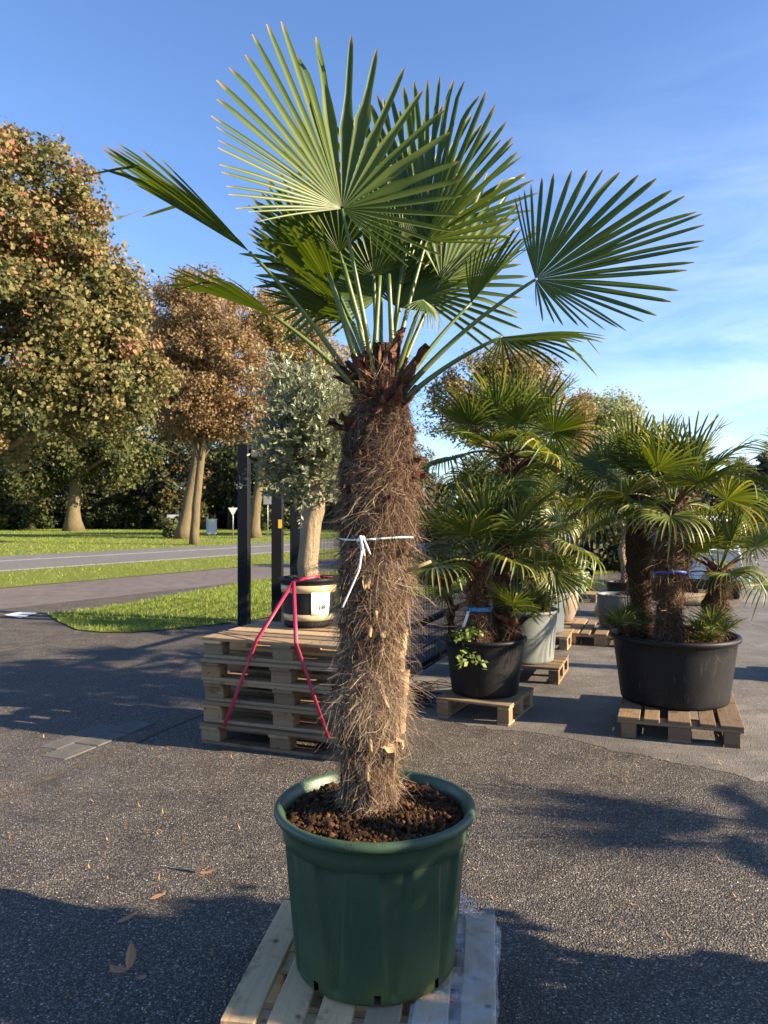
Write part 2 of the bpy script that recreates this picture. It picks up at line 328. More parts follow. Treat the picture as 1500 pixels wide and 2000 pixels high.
M['strap'] = plain('red_pink_strap', (.40,.022,.06), 0.5, 0.25, 30)
M['bluetape'] = plain('blue_tape', (.03,.26,.62), 0.45, 0.15)
M['navytape'] = plain('navy_tape', (.03,.05,.32), 0.45, 0.25, 40)
M['cyanrib'] = plain('light_blue_ribbon', (.22,.55,.78), 0.4, 0.1)
M['whiteplastic'] = plain('white_plastic', (.80,.80,.78), 0.4, 0.06)
M['paper'] = plain('paper_label', (.80,.80,.77), 0.7, 0.05, 3)
M['packtape'] = plain('packing_tape', (.45,.36,.20), 0.3, 0.25, 14)
M['ink'] = plain('ink', (.03,.03,.035), 0.8)
M['leafdry'] = leafmat('dry_leaf', [(0.0, (.28,.13,.055)), (1.0, (.50,.29,.15))], 0.7, 0.15)
k = NT('plastic_film'); v = k.coord('Object'); tr = k.n('BsdfTransparent'); p = k.pbsdf((.75,.77,.80), 0.22, k.bump(k.noise(v, 14, 3, 0.6), 0.35, 0.02), 0.7)
ms = k.n('MixShader'); k.l(k.ramp(k.noise(v, 9, 4, 0.6), [(0.38, 0.08), (0.72, 0.45)]), ms.inputs[0]); k.l(tr.outputs[0], ms.inputs[1]); k.l(p, ms.inputs[2]); M['film'] = k.done(ms.outputs[0])
# ------------------------------------------------------------------ ground
def sheet(name, pts, z, mat, kind='structure', parent=None, label=None, thick=0.0):
    bm = bmesh.new(); vs = [bm.verts.new((float(p[0]), float(p[1]), z)) for p in pts]
    f = bm.faces.new(vs); f.normal_update()
    if f.normal.z < 0: f.normal_flip()
    bmesh.ops.triangulate(bm, faces=bm.faces[:])
    me = bpy.data.meshes.new(name); bm.to_mesh(me); bm.free(); me.materials.append(mat)
    o = link(name, me, parent)
    if not parent: tag(o, label, None, None, kind)
    elif label: o['label'] = label
    return o
sheet('ground', [(-400,-60),(400,-60),(400,500),(-400,500)], 0.0, M['asphalt'], label='coarse dark asphalt of the nursery yard')
RC = np.array([-11.7, 23.1]); RD = nrm([0.535, 0.845]); RN = np.array([RD[1], -RD[0]])     # road centre, direction, side towards the yard
def rd(off, t): return RC + RN*off + RD*t
def strip(o0, o1, t0, t1): return [rd(o0,t0), rd(o1,t0), rd(o1,t1), rd(o0,t1)]
sheet('far_lawn', [rd(-3.3,-60), rd(-3.3,170), (-60,330), (-330,330), (-330,0)], 0.004, M['lawn'], label='mown grass beyond the road, under the trees')
road = sheet('road', strip(-3.3,3.3,-60,170), 0.008, M['road'], label='grey asphalt road with white line')
cl = sheet('centre_line', strip(-0.85,-0.70,-60,170), 0.012, M['paint'], parent=road)
el = sheet('edge_line', strip(3.0,3.12,-60,170), 0.012, M['paint'], parent=road)
sheet('grass_verge', strip(3.3,7.4,-60,40)+[], 0.012, M['lawn'], label='grass strip between the road and the cycle path')
cyc = sheet('cycle_path', strip(7.4,10.6,-60,40), 0.004, M['path'], label='brown grey cycle path between the grass strips')
lawn_px = [(92,1200),(112,1214),(150,1231),(200,1236),(260,1236),(360,1228),(470,1215),(640,1190),(760,1172),(870,1160),(1000,1142)]
near_poly = [G(*p)[:2] for p in lawn_px] + [np.array([6.0,19.5]), rd(10.6,12.0), rd(10.6,4.0), rd(10.6,0.0), G(330,1165)[:2], G(200,1188)[:2]]
sheet('near_lawn', near_poly, 0.012, M['lawn'], label='bright grass corner beside the gate')
q = [G(8,1203), G(40,1196), G(76,1198), G(40,1209)]
sheet('road_marking', [p[:2] for p in q], 0.016, M['paint'], label='white painted block at the mouth of the driveway')
# the yard paving behind the seam: worn, pale
seam = [(600,1395),(770,1399),(860,1408),(960,1422),(1090,1441),(1240,1473),(1370,1502),(1500,1532),(1700,1580)]
def jag(pts, seed, n=6, amp=0.03):
    rr = random.Random(seed); out_ = []
    for a, b in zip(pts[:-1], pts[1:]):
        for i in range(n):
            t = i/n; out_.append(np.array([a[0]*(1-t)+b[0]*t + rr.uniform(-amp,amp), a[1]*(1-t)+b[1]*t + rr.uniform(-amp,amp)]))
    return out_ + [np.asarray(pts[-1][:2])]
yard = jag(jag([G(*p)[:2] for p in seam], 3, 4, 0.045), 8, 5, 0.012) + [np.array([9.,4.]), np.array([16.,10.]), np.array([16.,40.]), np.array([6.5,18.0]), np.array([3.6,14.5]), np.array([0.25,7.3]), np.array([-0.4,6.4])]
sheet('yard_paving', yard, 0.002, M['concrete'], label='pale worn paving under the rows of potted palms')
# old seam in the asphalt on the left, with a few grey concrete slabs
sl = [(-60,1580),(60,1535),(110,1512),(170,1486),(230,1462),(320,1425),(400,1392)]
pl = [G(*p)[:2] for p in sl]; up = jag(pl, 5, 5, 0.012); dn = [p + np.array([0.045, 0.035]) for p in jag(pl, 9, 5, 0.014)]
k = NT('seam_dirt'); M['seam'] = k.done(k.pbsdf(k.mix(k.noise(k.coord('Object'), 20, 5), (.05,.042,.03), (.15,.125,.09)), 0.95, spec=0.1))
sheet('paving_seam', up + dn[::-1], 0.004, M['seam'], label='dark dirt filled joint across the asphalt')
gut = empty('gutter_slabs', G(190,1462), 'few grey concrete slabs set along the asphalt joint', 'paving'); gut.rotation_euler[2] = math.atan2(pl[4][1]-pl[2][1], pl[4][0]-pl[2][0])
bmg = boxmesh(0.285, 0.20, 0.06, M['slab'], 0.006)
for i in range(3): link('slab', bmg, gut, (-0.12+0.295*i, 0.12+0.004*(i%2), -0.024+0.002*(i%3)))
gut2 = [link('slab', boxmesh(0.285, 0.16, 0.06, M['slab'], 0.006), gut, (0.02+0.295*i, 0.305, -0.025+0.002*(i%2))) for i in range(2)]

# grass blades and leaf litter
def inpoly(x, y, poly):
    c = np.zeros(len(x), bool); n = len(poly)
    for i in range(n):
        x0,y0 = poly[i][:2]; x1,y1 = poly[(i+1)%n][:2]
        m = ((y0 > y) != (y1 > y)) & (x < (x1-x0)*(y-y0)/(y1-y0+1e-12)+x0); c ^= m
    return c
def blades(name, poly, n, h, wd, seed, label, z=0.012, mat='blade', box=None, lie=False):
    rs = np.random.RandomState(seed); pa = np.array([p[:2] for p in poly])
    lo, hi = (pa.min(0), pa.max(0)) if box is None else box
    x = rs.uniform(lo[0],hi[0],n*2); y = rs.uniform(lo[1],hi[1],n*2); m = inpoly(x,y,poly); x=x[m][:n]; y=y[m][:n]; n=len(x)
    a = rs.uniform(0,2*np.pi,n); hh = h*rs.uniform(0.5,1.3,n); ln = rs.uniform(0.1,0.8,n)*hh
    if lie: hh = rs.uniform(.005,.03,n); ln = rs.uniform(.6,1.4,n)*h
    d = np.stack([np.cos(a),np.sin(a)],-1); pz = np.full(n,z)
    V = np.zeros((n,4,3)); b = rs.uniform(0,2*np.pi,n); wv = np.stack([np.cos(b),np.sin(b)],-1)*wd/2
    if lie: wv = np.stack([-d[:,1],d[:,0]],-1)*wd/2
    V[:,0,:2]=np.stack([x,y],-1)-wv*(0.1 if lie else 1); V[:,1,:2]=np.stack([x,y],-1)+wv*(0.1 if lie else 1); V[:,0,2]=V[:,1,2]=z
    mid=np.stack([x,y],-1)+d*ln[:,None]*0.4; V[:,2,:2]=mid+wv*(1 if lie else .8); V[:,2,2]=z+hh*(.4 if lie else 0.6)
    V[:,3,:2]=np.stack([x,y],-1)+d*ln[:,None]; V[:,3,2]=z+hh
    i=np.arange(n)*4; T=np.concatenate([np.stack([i,i+1,i+2],-1),np.stack([i,i+2,i+3],-1)])
    mb=MB(); mb.add(V.reshape(-1,3),T=T,tint=np.repeat(rs.uniform(0,1,n),4)); o=link(name,mb.mesh(name,M[mat],False))
    return tag(o,label,'leaves' if lie else 'grass',None,'stuff')
blades('lawn_grass', near_poly, 60000, 0.05, 0.010, 1, 'short sunlit grass of the lawn corner beside the gate')
blades('verge_grass', strip(3.3,7.4,-22,40), 45000, 0.055, 0.014, 2, 'short grass on the strip between road and path')
blades('far_grass', strip(-3.3,-40,-14,40), 50000, 0.06, 0.035, 4, 'grass under the trees beyond the road', z=0.004)
blades('lawn_leaf_litter', strip(-3.5,-26,-14,45), 6000, 0.10, 0.08, 6, 'brown autumn leaves scattered on the grass beyond the road', 0.03, 'litter', lie=True)
blades('verge_leaf_litter', strip(3.4,7.3,-14,25), 450, 0.07, 0.05, 8, 'few autumn leaves lying on the road verge', 0.05, 'litter', lie=True)
blades('yard_leaf_litter', [G(-200,1990)[:2],G(1700,1990)[:2],G(1700,1420)[:2],G(-200,1420)[:2]], 420, 0.022, 0.012, 11, 'small dry leaf scraps scattered over the asphalt', 0.003, 'litter', lie=True)
# ------------------------------------------------------------------ trees
def leafcloud(mb, cen, nrmv, size, rs, tint, aspect=0.75):
    n = len(cen); d = rs.normal(size=(n,3)); d /= np.linalg.norm(d,axis=1)[:,None]
    nn = nrmv + 0.9*rs.normal(size=(n,3)); nn /= np.linalg.norm(nn,axis=1)[:,None]+1e-9
    u = np.cross(nn,d); u /= np.linalg.norm(u,axis=1)[:,None]+1e-9; v = np.cross(nn,u)
    s = size*rs.uniform(0.6,1.25,n)[:,None]
    V = np.stack([cen-u*s*0.5, cen+v*s*0.5*aspect+nn*s*0.08, cen+u*s*0.55, cen-v*s*0.5*aspect+nn*s*0.08],1)
    i = np.arange(n)*4; mb.add(V.reshape(-1,3), np.stack([i,i+1,i+2,i+3],-1), tint=np.repeat(np.clip(tint,0,1),4))
def crown(ells, nclump, per, clr, size, rs, tbase=0.5, tvar=0.25, top=0.0, shell=0.62, aspect=0.75, flat=0.75):
    """ells: list of (centre, radii, weight); returns MB and the clump centres"""
    mb = MB(); W = np.array([e[2] for e in ells], float); W /= W.sum(); C = []; ctr = np.mean([e[0] for e in ells],0)
    zmin = min(e[0][2]-e[1][2] for e in ells); zmax = max(e[0][2]+e[1][2] for e in ells)
    for e, wt in zip(ells, W):
        k_ = max(1,int(nclump*wt)); d = rs.normal(size=(k_,3)); d /= np.linalg.norm(d,axis=1)[:,None]
        r = shell + (1-shell)*rs.uniform(0,1,k_)**0.6; r = np.where(rs.uniform(0,1,k_)<0.22, rs.uniform(0.2,shell,k_), r)
        C.append((np.asarray(e[0])+d*r[:,None]*np.asarray(e[1]), d))
    cc = np.concatenate([c for c,_ in C]); dd = np.concatenate([d for _,d in C]); n = len(cc)
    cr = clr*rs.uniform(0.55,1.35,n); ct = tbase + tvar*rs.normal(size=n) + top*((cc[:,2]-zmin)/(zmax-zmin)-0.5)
    idx = rs.randint(0,n,n*per); o = rs.normal(size=(n*per,3)); o /= np.linalg.norm(o,axis=1)[:,None]
    o *= (rs.uniform(0,1,n*per)**0.45)[:,None]*cr[idx][:,None]; o[:,2] *= flat
    nv = dd[idx]*0.5 + o/(cr[idx][:,None]+1e-9)*0.6 + np.array([0,0,0.5])
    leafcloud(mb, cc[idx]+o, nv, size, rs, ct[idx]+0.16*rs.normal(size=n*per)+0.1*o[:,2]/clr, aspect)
    return mb, cc
def limbs(mb, path, rad, targets, rs, n, r0=0.35, zlo=0.35):
    path = np.asarray(path,float); L = len(path)
    for k_ in range(n):
        t = zlo + (1-zlo)*rs.uniform(0,0.95); f = t*(L-1); i = min(int(f),L-2); a = path[i]*(1-(f-i))+path[i+1]*(f-i)
        ra = np.interp(f, np.arange(L), rad)*r0*rs.uniform(0.6,1.2); b = targets[rs.randint(len(targets))]
        mid = (a+b)/2 + rs.normal(size=3)*0.08*np.linalg.norm(b-a) + np.array([0,0,0.10*np.linalg.norm(b-a)])
        mb.add(*tube(bez(a,mid,b,7), np.linspace(ra,ra*0.12,7), 6))
        for q_ in range(2):
            c0 = bez(a,mid,b,7)[rs.randint(3,6)]; c1 = c0 + (b-a)*0.3 + rs.normal(size=3)*0.12*np.linalg.norm(b-a)
            mb.add(*tube(bez(c0,(c0+c1)/2+rs.normal(size=3)*.1,c1,5), np.linspace(ra*.4,ra*.06,5), 5))
def tree(name, label, path, rad, ells, leaf, nclump, per, clr, size, seed, bark='bark', nl=18, group=None, cat='tree', flare=1.5, zlo=0.4, extra=None, **kw):
    rs = np.random.RandomState(seed); path = np.asarray(path,float); base = path[0].copy(); base[2] = 0
    root = empty(name, base, label, cat, group)
    cb, cc = crown(ells, nclump, per, clr, size, rs, **kw)
    tp = np.stack([np.interp(np.linspace(0,1,14), np.linspace(0,1,len(path)), path[:,i]) for i in range(3)],-1)
    tr = np.interp(np.linspace(0,1,14), np.linspace(0,1,len(path)), rad)
    tr[0] *= flare; tr[1] *= 1+(flare-1)*0.25; tp[1:-1] += rs.normal(size=(12,3))*0.025*rad[0]*3*np.array([1,1,0]); tp[0,2] = -0.05
    tb = MB(); tb.add(*tube(tp, tr, 12)); limbs(tb, tp, tr, cc, rs, nl, zlo=zlo)
    if extra:
        for pts, r0, r1 in extra: tb.add(*tube(bez(*pts,9), np.linspace(r0,r1,9), 8))
    link('trunk', tb.mesh('trunk', M[bark], True, base), root)
    link('crown', cb.mesh('crown', M[leaf], False, base), root)
    return root
def copytree(o, loc, rz, sc, label=None, group=None):
    r = o.copy(); COL.objects.link(r); r.location = loc; r.rotation_euler = (0,0,rz); r.scale = (sc,sc,sc)
    if label: r['label'] = label
    if group: r['group'] = group
    for ch in o.children:
        c = ch.copy(); COL.objects.link(c); c.parent = r
        for g in ch.children:
            d = g.copy(); COL.objects.link(d); d.parent = c
    return r
def E(px, py, rx, ry, Y, wt=1.0, dy=0.0, ryd=None):      # ellipsoid from its outline in the photo at depth Y
    k_ = Y/FPX; return (P(px,py,Y)+np.array([0,dy,0]), np.array([rx*k_, (ryd if ryd else (rx+ry)/2*k_), ry*k_]), wt)
def TP(pts, Y): return [P(a,b,Y) for a,b in pts]
# big maple on the left
tree('maple_tree', 'large maple turning orange over green, low bough over the grass beyond the road', TP([(-170,1105),(-165,950),(-150,800),(-130,600),(-120,400)],22), [.42,.36,.30,.2,.08],
     [E(-120,600,370,350,22,3.2), E(170,640,120,150,22,1.0), E(60,440,150,160,22,1.2), E(215,760,110,90,22,.8), E(-60,770,260,90,22,1.0), E(110,560,140,130,22,1.1)],
     'maple', 820, 150, .60, .14, 21, nl=34, tbase=.48, tvar=.17, top=.25, zlo=.3,
     extra=[((P(-165,930,22),P(-20,905,22),P(140,805,21.5)),.17,.05)])
# copper and golden trees
tree('copper_tree', 'tall copper brown tree with a straight mossy trunk at the road edge', TP([(379,1064),(383,980),(396,880),(402,740),(405,600)],36.0), [.22,.19,.17,.12,.05],
     [E(398,690,105,165,36,2.2), E(360,640,60,95,36,.6), E(440,740,95,110,36,1.2), E(380,810,90,55,36,.8), E(455,810,60,45,36,.4)], 'copper', 540, 120, .60, .13, 31, bark='bark', nl=26, flare=1.15, tbase=.55, tvar=.18)
tree('leaning_tree', 'leaning tree with a brown trunk behind the mossy straight trunk', TP([(354,1050),(366,990),(384,900),(400,800),(410,700)],44), [.40,.33,.28,.2,.08],
     [E(330,730,60,110,44,1), E(420,640,80,100,44,1.1), E(300,620,35,70,44,.4)], 'copper', 240, 80, .7, .17, 33, nl=14, flare=1.2, tbase=.45)
tree('golden_tree', 'golden yellow tree behind the olive and the gate posts', TP([(497,1052),(500,980),(520,860),(550,760),(570,660)],45), [.32,.28,.22,.15,.06],
     [E(560,700,80,120,45,1.5), E(625,730,65,110,45,1.2), E(540,620,50,60,45,.5), E(600,820,90,90,45,1)], 'gold', 430, 85, .7, .16, 37, nl=24, tbase=.55)
tree('oak_tree', 'dark green broad tree with a thick pale trunk on the lawn', TP([(144,1036),(146,970),(150,900),(150,820),(145,760)],62), [.60,.46,.40,.25,.1],
     [E(110,850,120,90,62,1.5), E(215,870,100,80,62,1), E(150,780,120,80,62,1), E(60,920,90,50,62,.6)], 'green', 420, 80, 1.1, .30, 41, nl=24, flare=1.6, zlo=.35, tbase=.5,
     extra=[((P(150,930,62),P(185,905,61),P(235,880,60)),.22,.08)])
tree('autumn_tree', 'rust and gold autumn tree rising behind the potted palms', TP([(975,1046),(975,950),(980,850),(985,760),(990,710)],48), [.4,.34,.28,.15,.06],
     [E(970,790,120,105,48,2), E(1040,760,65,75,48,.9), E(890,800,60,75,48,.7), E(990,730,70,50,48,.8)], 'gold', 420, 80, .8, .17, 43, nl=34, tbase=.42, shell=.5)
tree('russet_tree', 'small orange tree between the palms and the pale poplars', TP([(1135,1040),(1135,950),(1133,850),(1132,790)],56), [.2,.17,.12,.05],
     [E(1132,820,25,60,56,1), E(1120,880,30,50,56,.7)], 'copper', 110, 60, .7, .18, 47, nl=8, tbase=.75)
for i,(px,top,wd_) in enumerate([(1152,772,36),(1190,766,34),(1226,772,34)]):
    tree('poplar_tree', 'tall pale yellow green poplar beyond the palms', TP([(px,1035),(px,950),(px+2,850),(px,top+10)],85), [.35,.3,.2,.06],
         [E(px,top+80,wd_,82,85,1.4), E(px-6,top+40,wd_*.7,42,85,.6), E(px+4,top+170,wd_*.9,80,85,.8)], 'poplar', 150, 60, 1.3, .32, 50+i, nl=14, group='row of poplars beyond the palms', tbase=.5)
# conifers on the right
for i,(px,top,Y) in enumerate([(1496,868,75),(1468,905,82),(1530,850,78)]):
    hgt = P(px,top,Y)[2]; b = P(px,1000,Y); el_ = []
    for q_ in range(7):
        f = q_/7; el_.append((np.array([b[0],Y,hgt*(.12+.86*f)]), np.array([1.9*(1-f)+.25,1.9*(1-f)+.25,hgt*.10]), 1.2-f))
    tree('conifer_tree', 'dark conifer with a pointed top beyond the parked car', [[b[0],Y,0],[b[0],Y,hgt*.5],[b[0],Y,hgt*.96]], [.28,.18,.03], el_, 'conifer', 240, 40, .55, .28, 60+i, nl=10, group='conifers beyond the yard', flat=.4)
# woodland behind: a few tree kinds, copied
pro = []
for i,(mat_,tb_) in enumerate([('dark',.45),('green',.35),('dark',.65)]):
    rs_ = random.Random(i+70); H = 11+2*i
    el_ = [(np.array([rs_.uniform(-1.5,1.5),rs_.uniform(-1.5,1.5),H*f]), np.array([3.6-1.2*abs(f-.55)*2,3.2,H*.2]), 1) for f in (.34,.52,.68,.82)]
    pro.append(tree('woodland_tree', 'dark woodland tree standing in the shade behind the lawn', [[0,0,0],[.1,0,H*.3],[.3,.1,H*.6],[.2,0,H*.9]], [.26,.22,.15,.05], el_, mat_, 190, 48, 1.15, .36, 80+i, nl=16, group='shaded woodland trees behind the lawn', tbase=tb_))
rw = random.Random(5); first = [True]*3; spots = []
for i in range(15): spots.append((-120+58*i+rw.uniform(-18,18), rw.choice([70,76,82,90])))
spots += [(-60,66),(60,96),(250,100),(420,98),(560,95),(650,85),(705,80)]
spots += [(-210,74),(-290,82),(-380,70),(-470,78),(-560,72),(-660,80),(-760,70)]
spots += [(815,66),(870,74),(930,62),(1010,70),(1065,64),(1110,78),(1290,80),(1350,90),(1410,86),(1450,95),(1520,90),(1580,84)]
for i,(px,Y) in enumerate(spots):
    k_ = i%3; x = (px-750)/FPX*Y; rz = rw.uniform(0,6.28); sc = rw.uniform(.72,1.0) if px < 760 else rw.uniform(.42,.62)
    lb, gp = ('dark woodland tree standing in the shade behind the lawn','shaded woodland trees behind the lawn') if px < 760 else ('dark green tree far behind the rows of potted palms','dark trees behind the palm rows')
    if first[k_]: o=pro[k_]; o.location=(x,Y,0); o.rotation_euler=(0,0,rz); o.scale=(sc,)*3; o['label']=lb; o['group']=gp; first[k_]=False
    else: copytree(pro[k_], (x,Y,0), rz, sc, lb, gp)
# understorey bushes
def bush(name, label, loc, rad, mat_, n, per, size, seed, group=None, clr=.35, cat='bush'):
    rs = np.random.RandomState(seed); root = empty(name, loc, label, cat, group)
    cb, cc = crown([(np.array([0,0,rad[2]*.9]), np.array(rad), 1), (np.array([rad[0]*.3,0,rad[2]*.5]), np.array(rad)*.75, .6), (np.array([-rad[0]*.3,0,rad[2]*.5]), np.array(rad)*.75, .6)], n, per, clr, size, rs, shell=.55)
    for v in cb.V: v[:,2] = np.abs(v[:,2])
    sb = MB()
    for k_ in range(9):
        b = cc[rs.randint(len(cc))]; sb.add(*tube(bez(rs.normal(size=3)*.06*np.array([1,1,0]), b*np.array([.4,.4,.6]), b, 6), np.linspace(.03,.006,6)*max(1,rad[2]), 5))
    link('stem', sb.mesh('stem', M['bark'], True), root); link('foliage', cb.mesh('foliage', M[mat_], False), root); return root
b1 = bush('woodland_bush','dark leafy undergrowth at the foot of the woodland',(0,0,0),(2.6,1.8,1.9),'dark',110,42,.26,91,'undergrowth along the woodland edge',.6)
b2 = bush('woodland_bush','dark leafy undergrowth at the foot of the woodland',(0,0,0),(2.2,1.8,1.5),'green',90,42,.24,92,'undergrowth along the woodland edge',.6)
f1=[True,True]; k_=0
for i in range(22):
    px=-140+40*i+rw.uniform(-12,12); Y=rw.uniform(66,76); src=(b1,b2)[i%2]; loc=((px-750)/FPX*Y,Y,-.1); sc=rw.uniform(.8,1.5)
    if f1[i%2]: src.location=loc; src.scale=(sc,)*3; f1[i%2]=False
    else: copytree(src,loc,rw.uniform(0,6.28),sc)
for i,(px,Y,sc) in enumerate([(860,21,.55),(905,23,.6),(960,22,.65),(1010,24,.6),(1060,22,.6),(1100,21,.5),(1185,20,.55),(1215,22,.55),(1250,26,.7),(1300,31,.8),(1350,36,.9),(1400,40,1.0),(1460,46,1.1),(1520,48,1.2),(1580,44,1.1)]):
    copytree((b1,b2)[i%2],((px-750)/FPX*Y,Y,-.05),rw.uniform(0,6.28),sc,'green shrub in the hedge behind the potted palms','hedge shrubs behind the palm rows')
for i in range(14):
    px=-160+72*i; Y=104+8*(i%3); copytree((b1,b2)[i%2],((px-750)/FPX*Y,Y,-.1),rw.uniform(0,6.28),2.3,'tall dark thicket closing off the far side of the woodland','thickets behind the woodland')
bush('mossy_shrub','small green shrub at the foot of the leaning trunk',G(345,1050)+np.array([0,-.8,0]),(.75,.6,.8),'green',60,40,.16,95,None,.3)
# ------------------------------------------------------------------ palms
def fan(mb, R, nseg, span, split, fold, droop, seed, lng=0.0, jit=1.0, tb=.45, tv=.18, stiff=1.0, kink=.06, y0=0.0, side=.72, tips=None, foldl=None, wmax=.0215):
    """a fan leaf blade: hub at (0,y0,0), midrib +Y, upper face +Z"""
    rs = np.random.RandomState(seed); sp = R_(span); dth = sp/nseg/2
    tt = np.array([.015,.10,.22,.34,.46,.56,.66,.76,.86,.94,1.0])
    if tips is not None: nseg = len(tips); ta_ = np.array([t[0] for t in tips]); gp = np.gradient(ta_)/2
    for i in range(nseg):
        th = -sp/2 + sp*(i+.5)/nseg; u = abs(th)/(sp/2)
        L = R*(1-(1-side)*u**2.2)*(1+.035*jit*rs.normal())
        if tips is not None: th = ta_[i]; dth = gp[i]; L = tips[i][1]; u = min(1,abs(th)/2.3)
        spl = split*(1-.45*u)*(1+.08*rs.normal())
        dj = .018*jit*rs.normal(); dz = jit*rs.normal(); kb = kink*jit*abs(rs.normal()) if rs.uniform()<.25 else 0; kp = rs.uniform(.6,.85)
        r = tt*L; w = np.where(tt<spl, r*math.tan(dth)*1.0, 0); w0 = spl*L*math.tan(dth)
        fr = np.clip((tt-spl)/(1-spl),0,1); w = np.where(tt<spl, w, np.minimum(w0,(w0*(1-np.clip(fr*3.2,0,1))+min(w0,R*wmax)*np.clip(fr*3.2,0,1)))*(1+.08*np.sin(fr*2.6))*(1-.5*fr**4)); w[-1] *= .45
        pl_ = np.where(tt<spl, .75*w, .70*w*(1-.25*fr))
        wv = np.where(tt<spl, w, w*(.86-.10*fr))
        ang = th + dj*np.clip((tt-spl),0,1)*2.0
        for s_ in (0,):
            c = np.stack([r*np.sin(ang), r*np.cos(ang), np.zeros_like(r)],-1); pr = np.stack([np.cos(ang),-np.sin(ang),np.zeros_like(r)],-1)
            Lf = c-pr*wv[:,None]; Rt = c+pr*wv[:,None]; Md = c.copy(); Md[:,2] -= pl_
            V = np.stack([Lf,Md,Rt],1)                      # (rings,3,3)
        rr = np.linalg.norm(V[...,:2],axis=-1)/R; x = V[...,0]
        V[...,2] += np.where(x<0, fold if foldl is None else foldl, fold)*np.abs(x)*(1-.25*np.clip(rr,0,1)) + .06*R*dz*np.clip(rr-spl*.8,0,1)**1.5/stiff
        dr = droop*(.75+.5*rs.uniform())*(1+.5*u)
        q_ = np.clip(rr-.35,0,None); V[...,2] -= R*dr*q_**2; V[...,:2] *= (1-.35*dr*q_**1.5)[...,None]
        if kb: V[...,2] -= np.clip(rr-kp,0,None)*R*kb*10
        V[...,1] += y0
        n = len(tt); idx = np.arange(n)[:,None]*3; Q = []
        for a_ in (0,1):
            j = np.arange(n-1)*3+a_; Q.append(np.stack([j,j+1,j+4,j+3],-1))
        ti = np.clip(tb+tv*rs.normal(),0,1); tint = np.repeat(ti + .12*(tt-.5),3); tip = np.repeat(tt,3) if rs.uniform()<.85 else np.repeat(np.clip(tt*1.02,0,1),3)
        mb.add(V.reshape(-1,3), np.concatenate(Q), tint=np.clip(tint,0,1), tip=tip*(1.0 if lng==0 else 1.0))
def petiole(path, r0, r1, n=12):
    rad = np.linspace(r0,r1,len(path)); V,Q,T = tube(path, rad, 6); ti = np.concatenate([np.repeat(np.linspace(0,1,len(path)),6),[0,1]]); return V,Q,T,ti
def fibres(mb, axis, rad, z0, z1, tufts, per, L, width, seed, up=.25, out=.5, tint=(.35,.25), zt=None):
    """tufts of fibre on a trunk; axis(z)->centre xy arrays, rad(z)->radius"""
    rs = np.random.RandomState(seed); n = tufts*per; NP = 6
    tz = rs.uniform(z0,z1,tufts); ta = rs.uniform(0,2*np.pi,tufts); tl = rs.uniform(L[0],L[1],tufts)
    ttan = rs.normal(size=tufts)*.7; tup = np.where(rs.uniform(0,1,tufts)<up, rs.uniform(.3,1,tufts), -rs.uniform(.2,1.0,tufts)); tout = rs.uniform(.1,1,tufts)*out
    tt_ = tint[0]+tint[1]*rs.normal(size=tufts)
    if zt is not None: tt_ = tt_ + zt*((tz-z0)/(z1-z0)-.5)
    g = np.repeat(np.arange(tufts),per); sp = .035
    z = tz[g]+rs.normal(size=n)*sp*.8; a = ta[g]+rs.normal(size=n)*.22; Ls = tl[g]*rs.uniform(.5,1.25,n)
    z = np.clip(z, z0-.02, z1+.02); cx, cy = axis(z); r = rad(z)*rs.uniform(.86,1.03,n)
    er = np.stack([np.cos(a),np.sin(a),0*a],-1); et = np.stack([-np.sin(a),np.cos(a),0*a],-1); ez = np.array([0,0,1.])
    d = er*(tout[g]+.25*rs.normal(size=n))[:,None] + et*(ttan[g]+.45*rs.normal(size=n))[:,None] + ez*(tup[g]+.35*rs.normal(size=n))[:,None]
    d /= np.linalg.norm(d,axis=1)[:,None]; root = np.stack([cx,cy,z],-1)+er*r[:,None]
    curl = rs.normal(size=(n,3))*.65; wig = rs.normal(size=(n,3)); t = np.linspace(0,1,NP)
    pts = root[:,None,:] + d[:,None,:]*(t[None,:,None]*Ls[:,None,None]) + (np.array([0,0,-.55])+curl)[:,None,:]*((t**2)[None,:,None]*Ls[:,None,None]*.6) + wig[:,None,:]*(np.sin(t*5.0)[None,:,None]*Ls[:,None,None]*.07)
    # keep strands outside the core
    cx2,cy2 = axis(pts[...,2]); dx = pts[...,0]-cx2; dy = pts[...,1]-cy2; rr = np.sqrt(dx*dx+dy*dy)+1e-9; mn = rad(pts[...,2])*.93
    f = np.where(rr<mn, mn/rr, 1.0); pts[...,0] = cx2+dx*f; pts[...,1] = cy2+dy*f
    wd = np.cross(d, rs.normal(size=(n,3))); wd /= np.linalg.norm(wd,axis=1)[:,None]; wdt = width*rs.uniform(.6,1.6,n)
    ww = wdt[:,None]*np.linspace(1,.35,NP)[None,:]/2
    A = pts - wd[:,None,:]*ww[...,None]; B = pts + wd[:,None,:]*ww[...,None]; V = np.stack([A,B],2).reshape(n,-1,3)
    i = (np.arange(n)*NP*2)[:,None]+(np.arange(NP-1)*2)[None,:]; Q = np.stack([i,i+1,i+3,i+2],-1).reshape(-1,4)
    mb.add(V.reshape(-1,3), Q, tint=np.repeat(np.clip(tt_[g]+.16*rs.normal(size=n),0,1),NP*2))
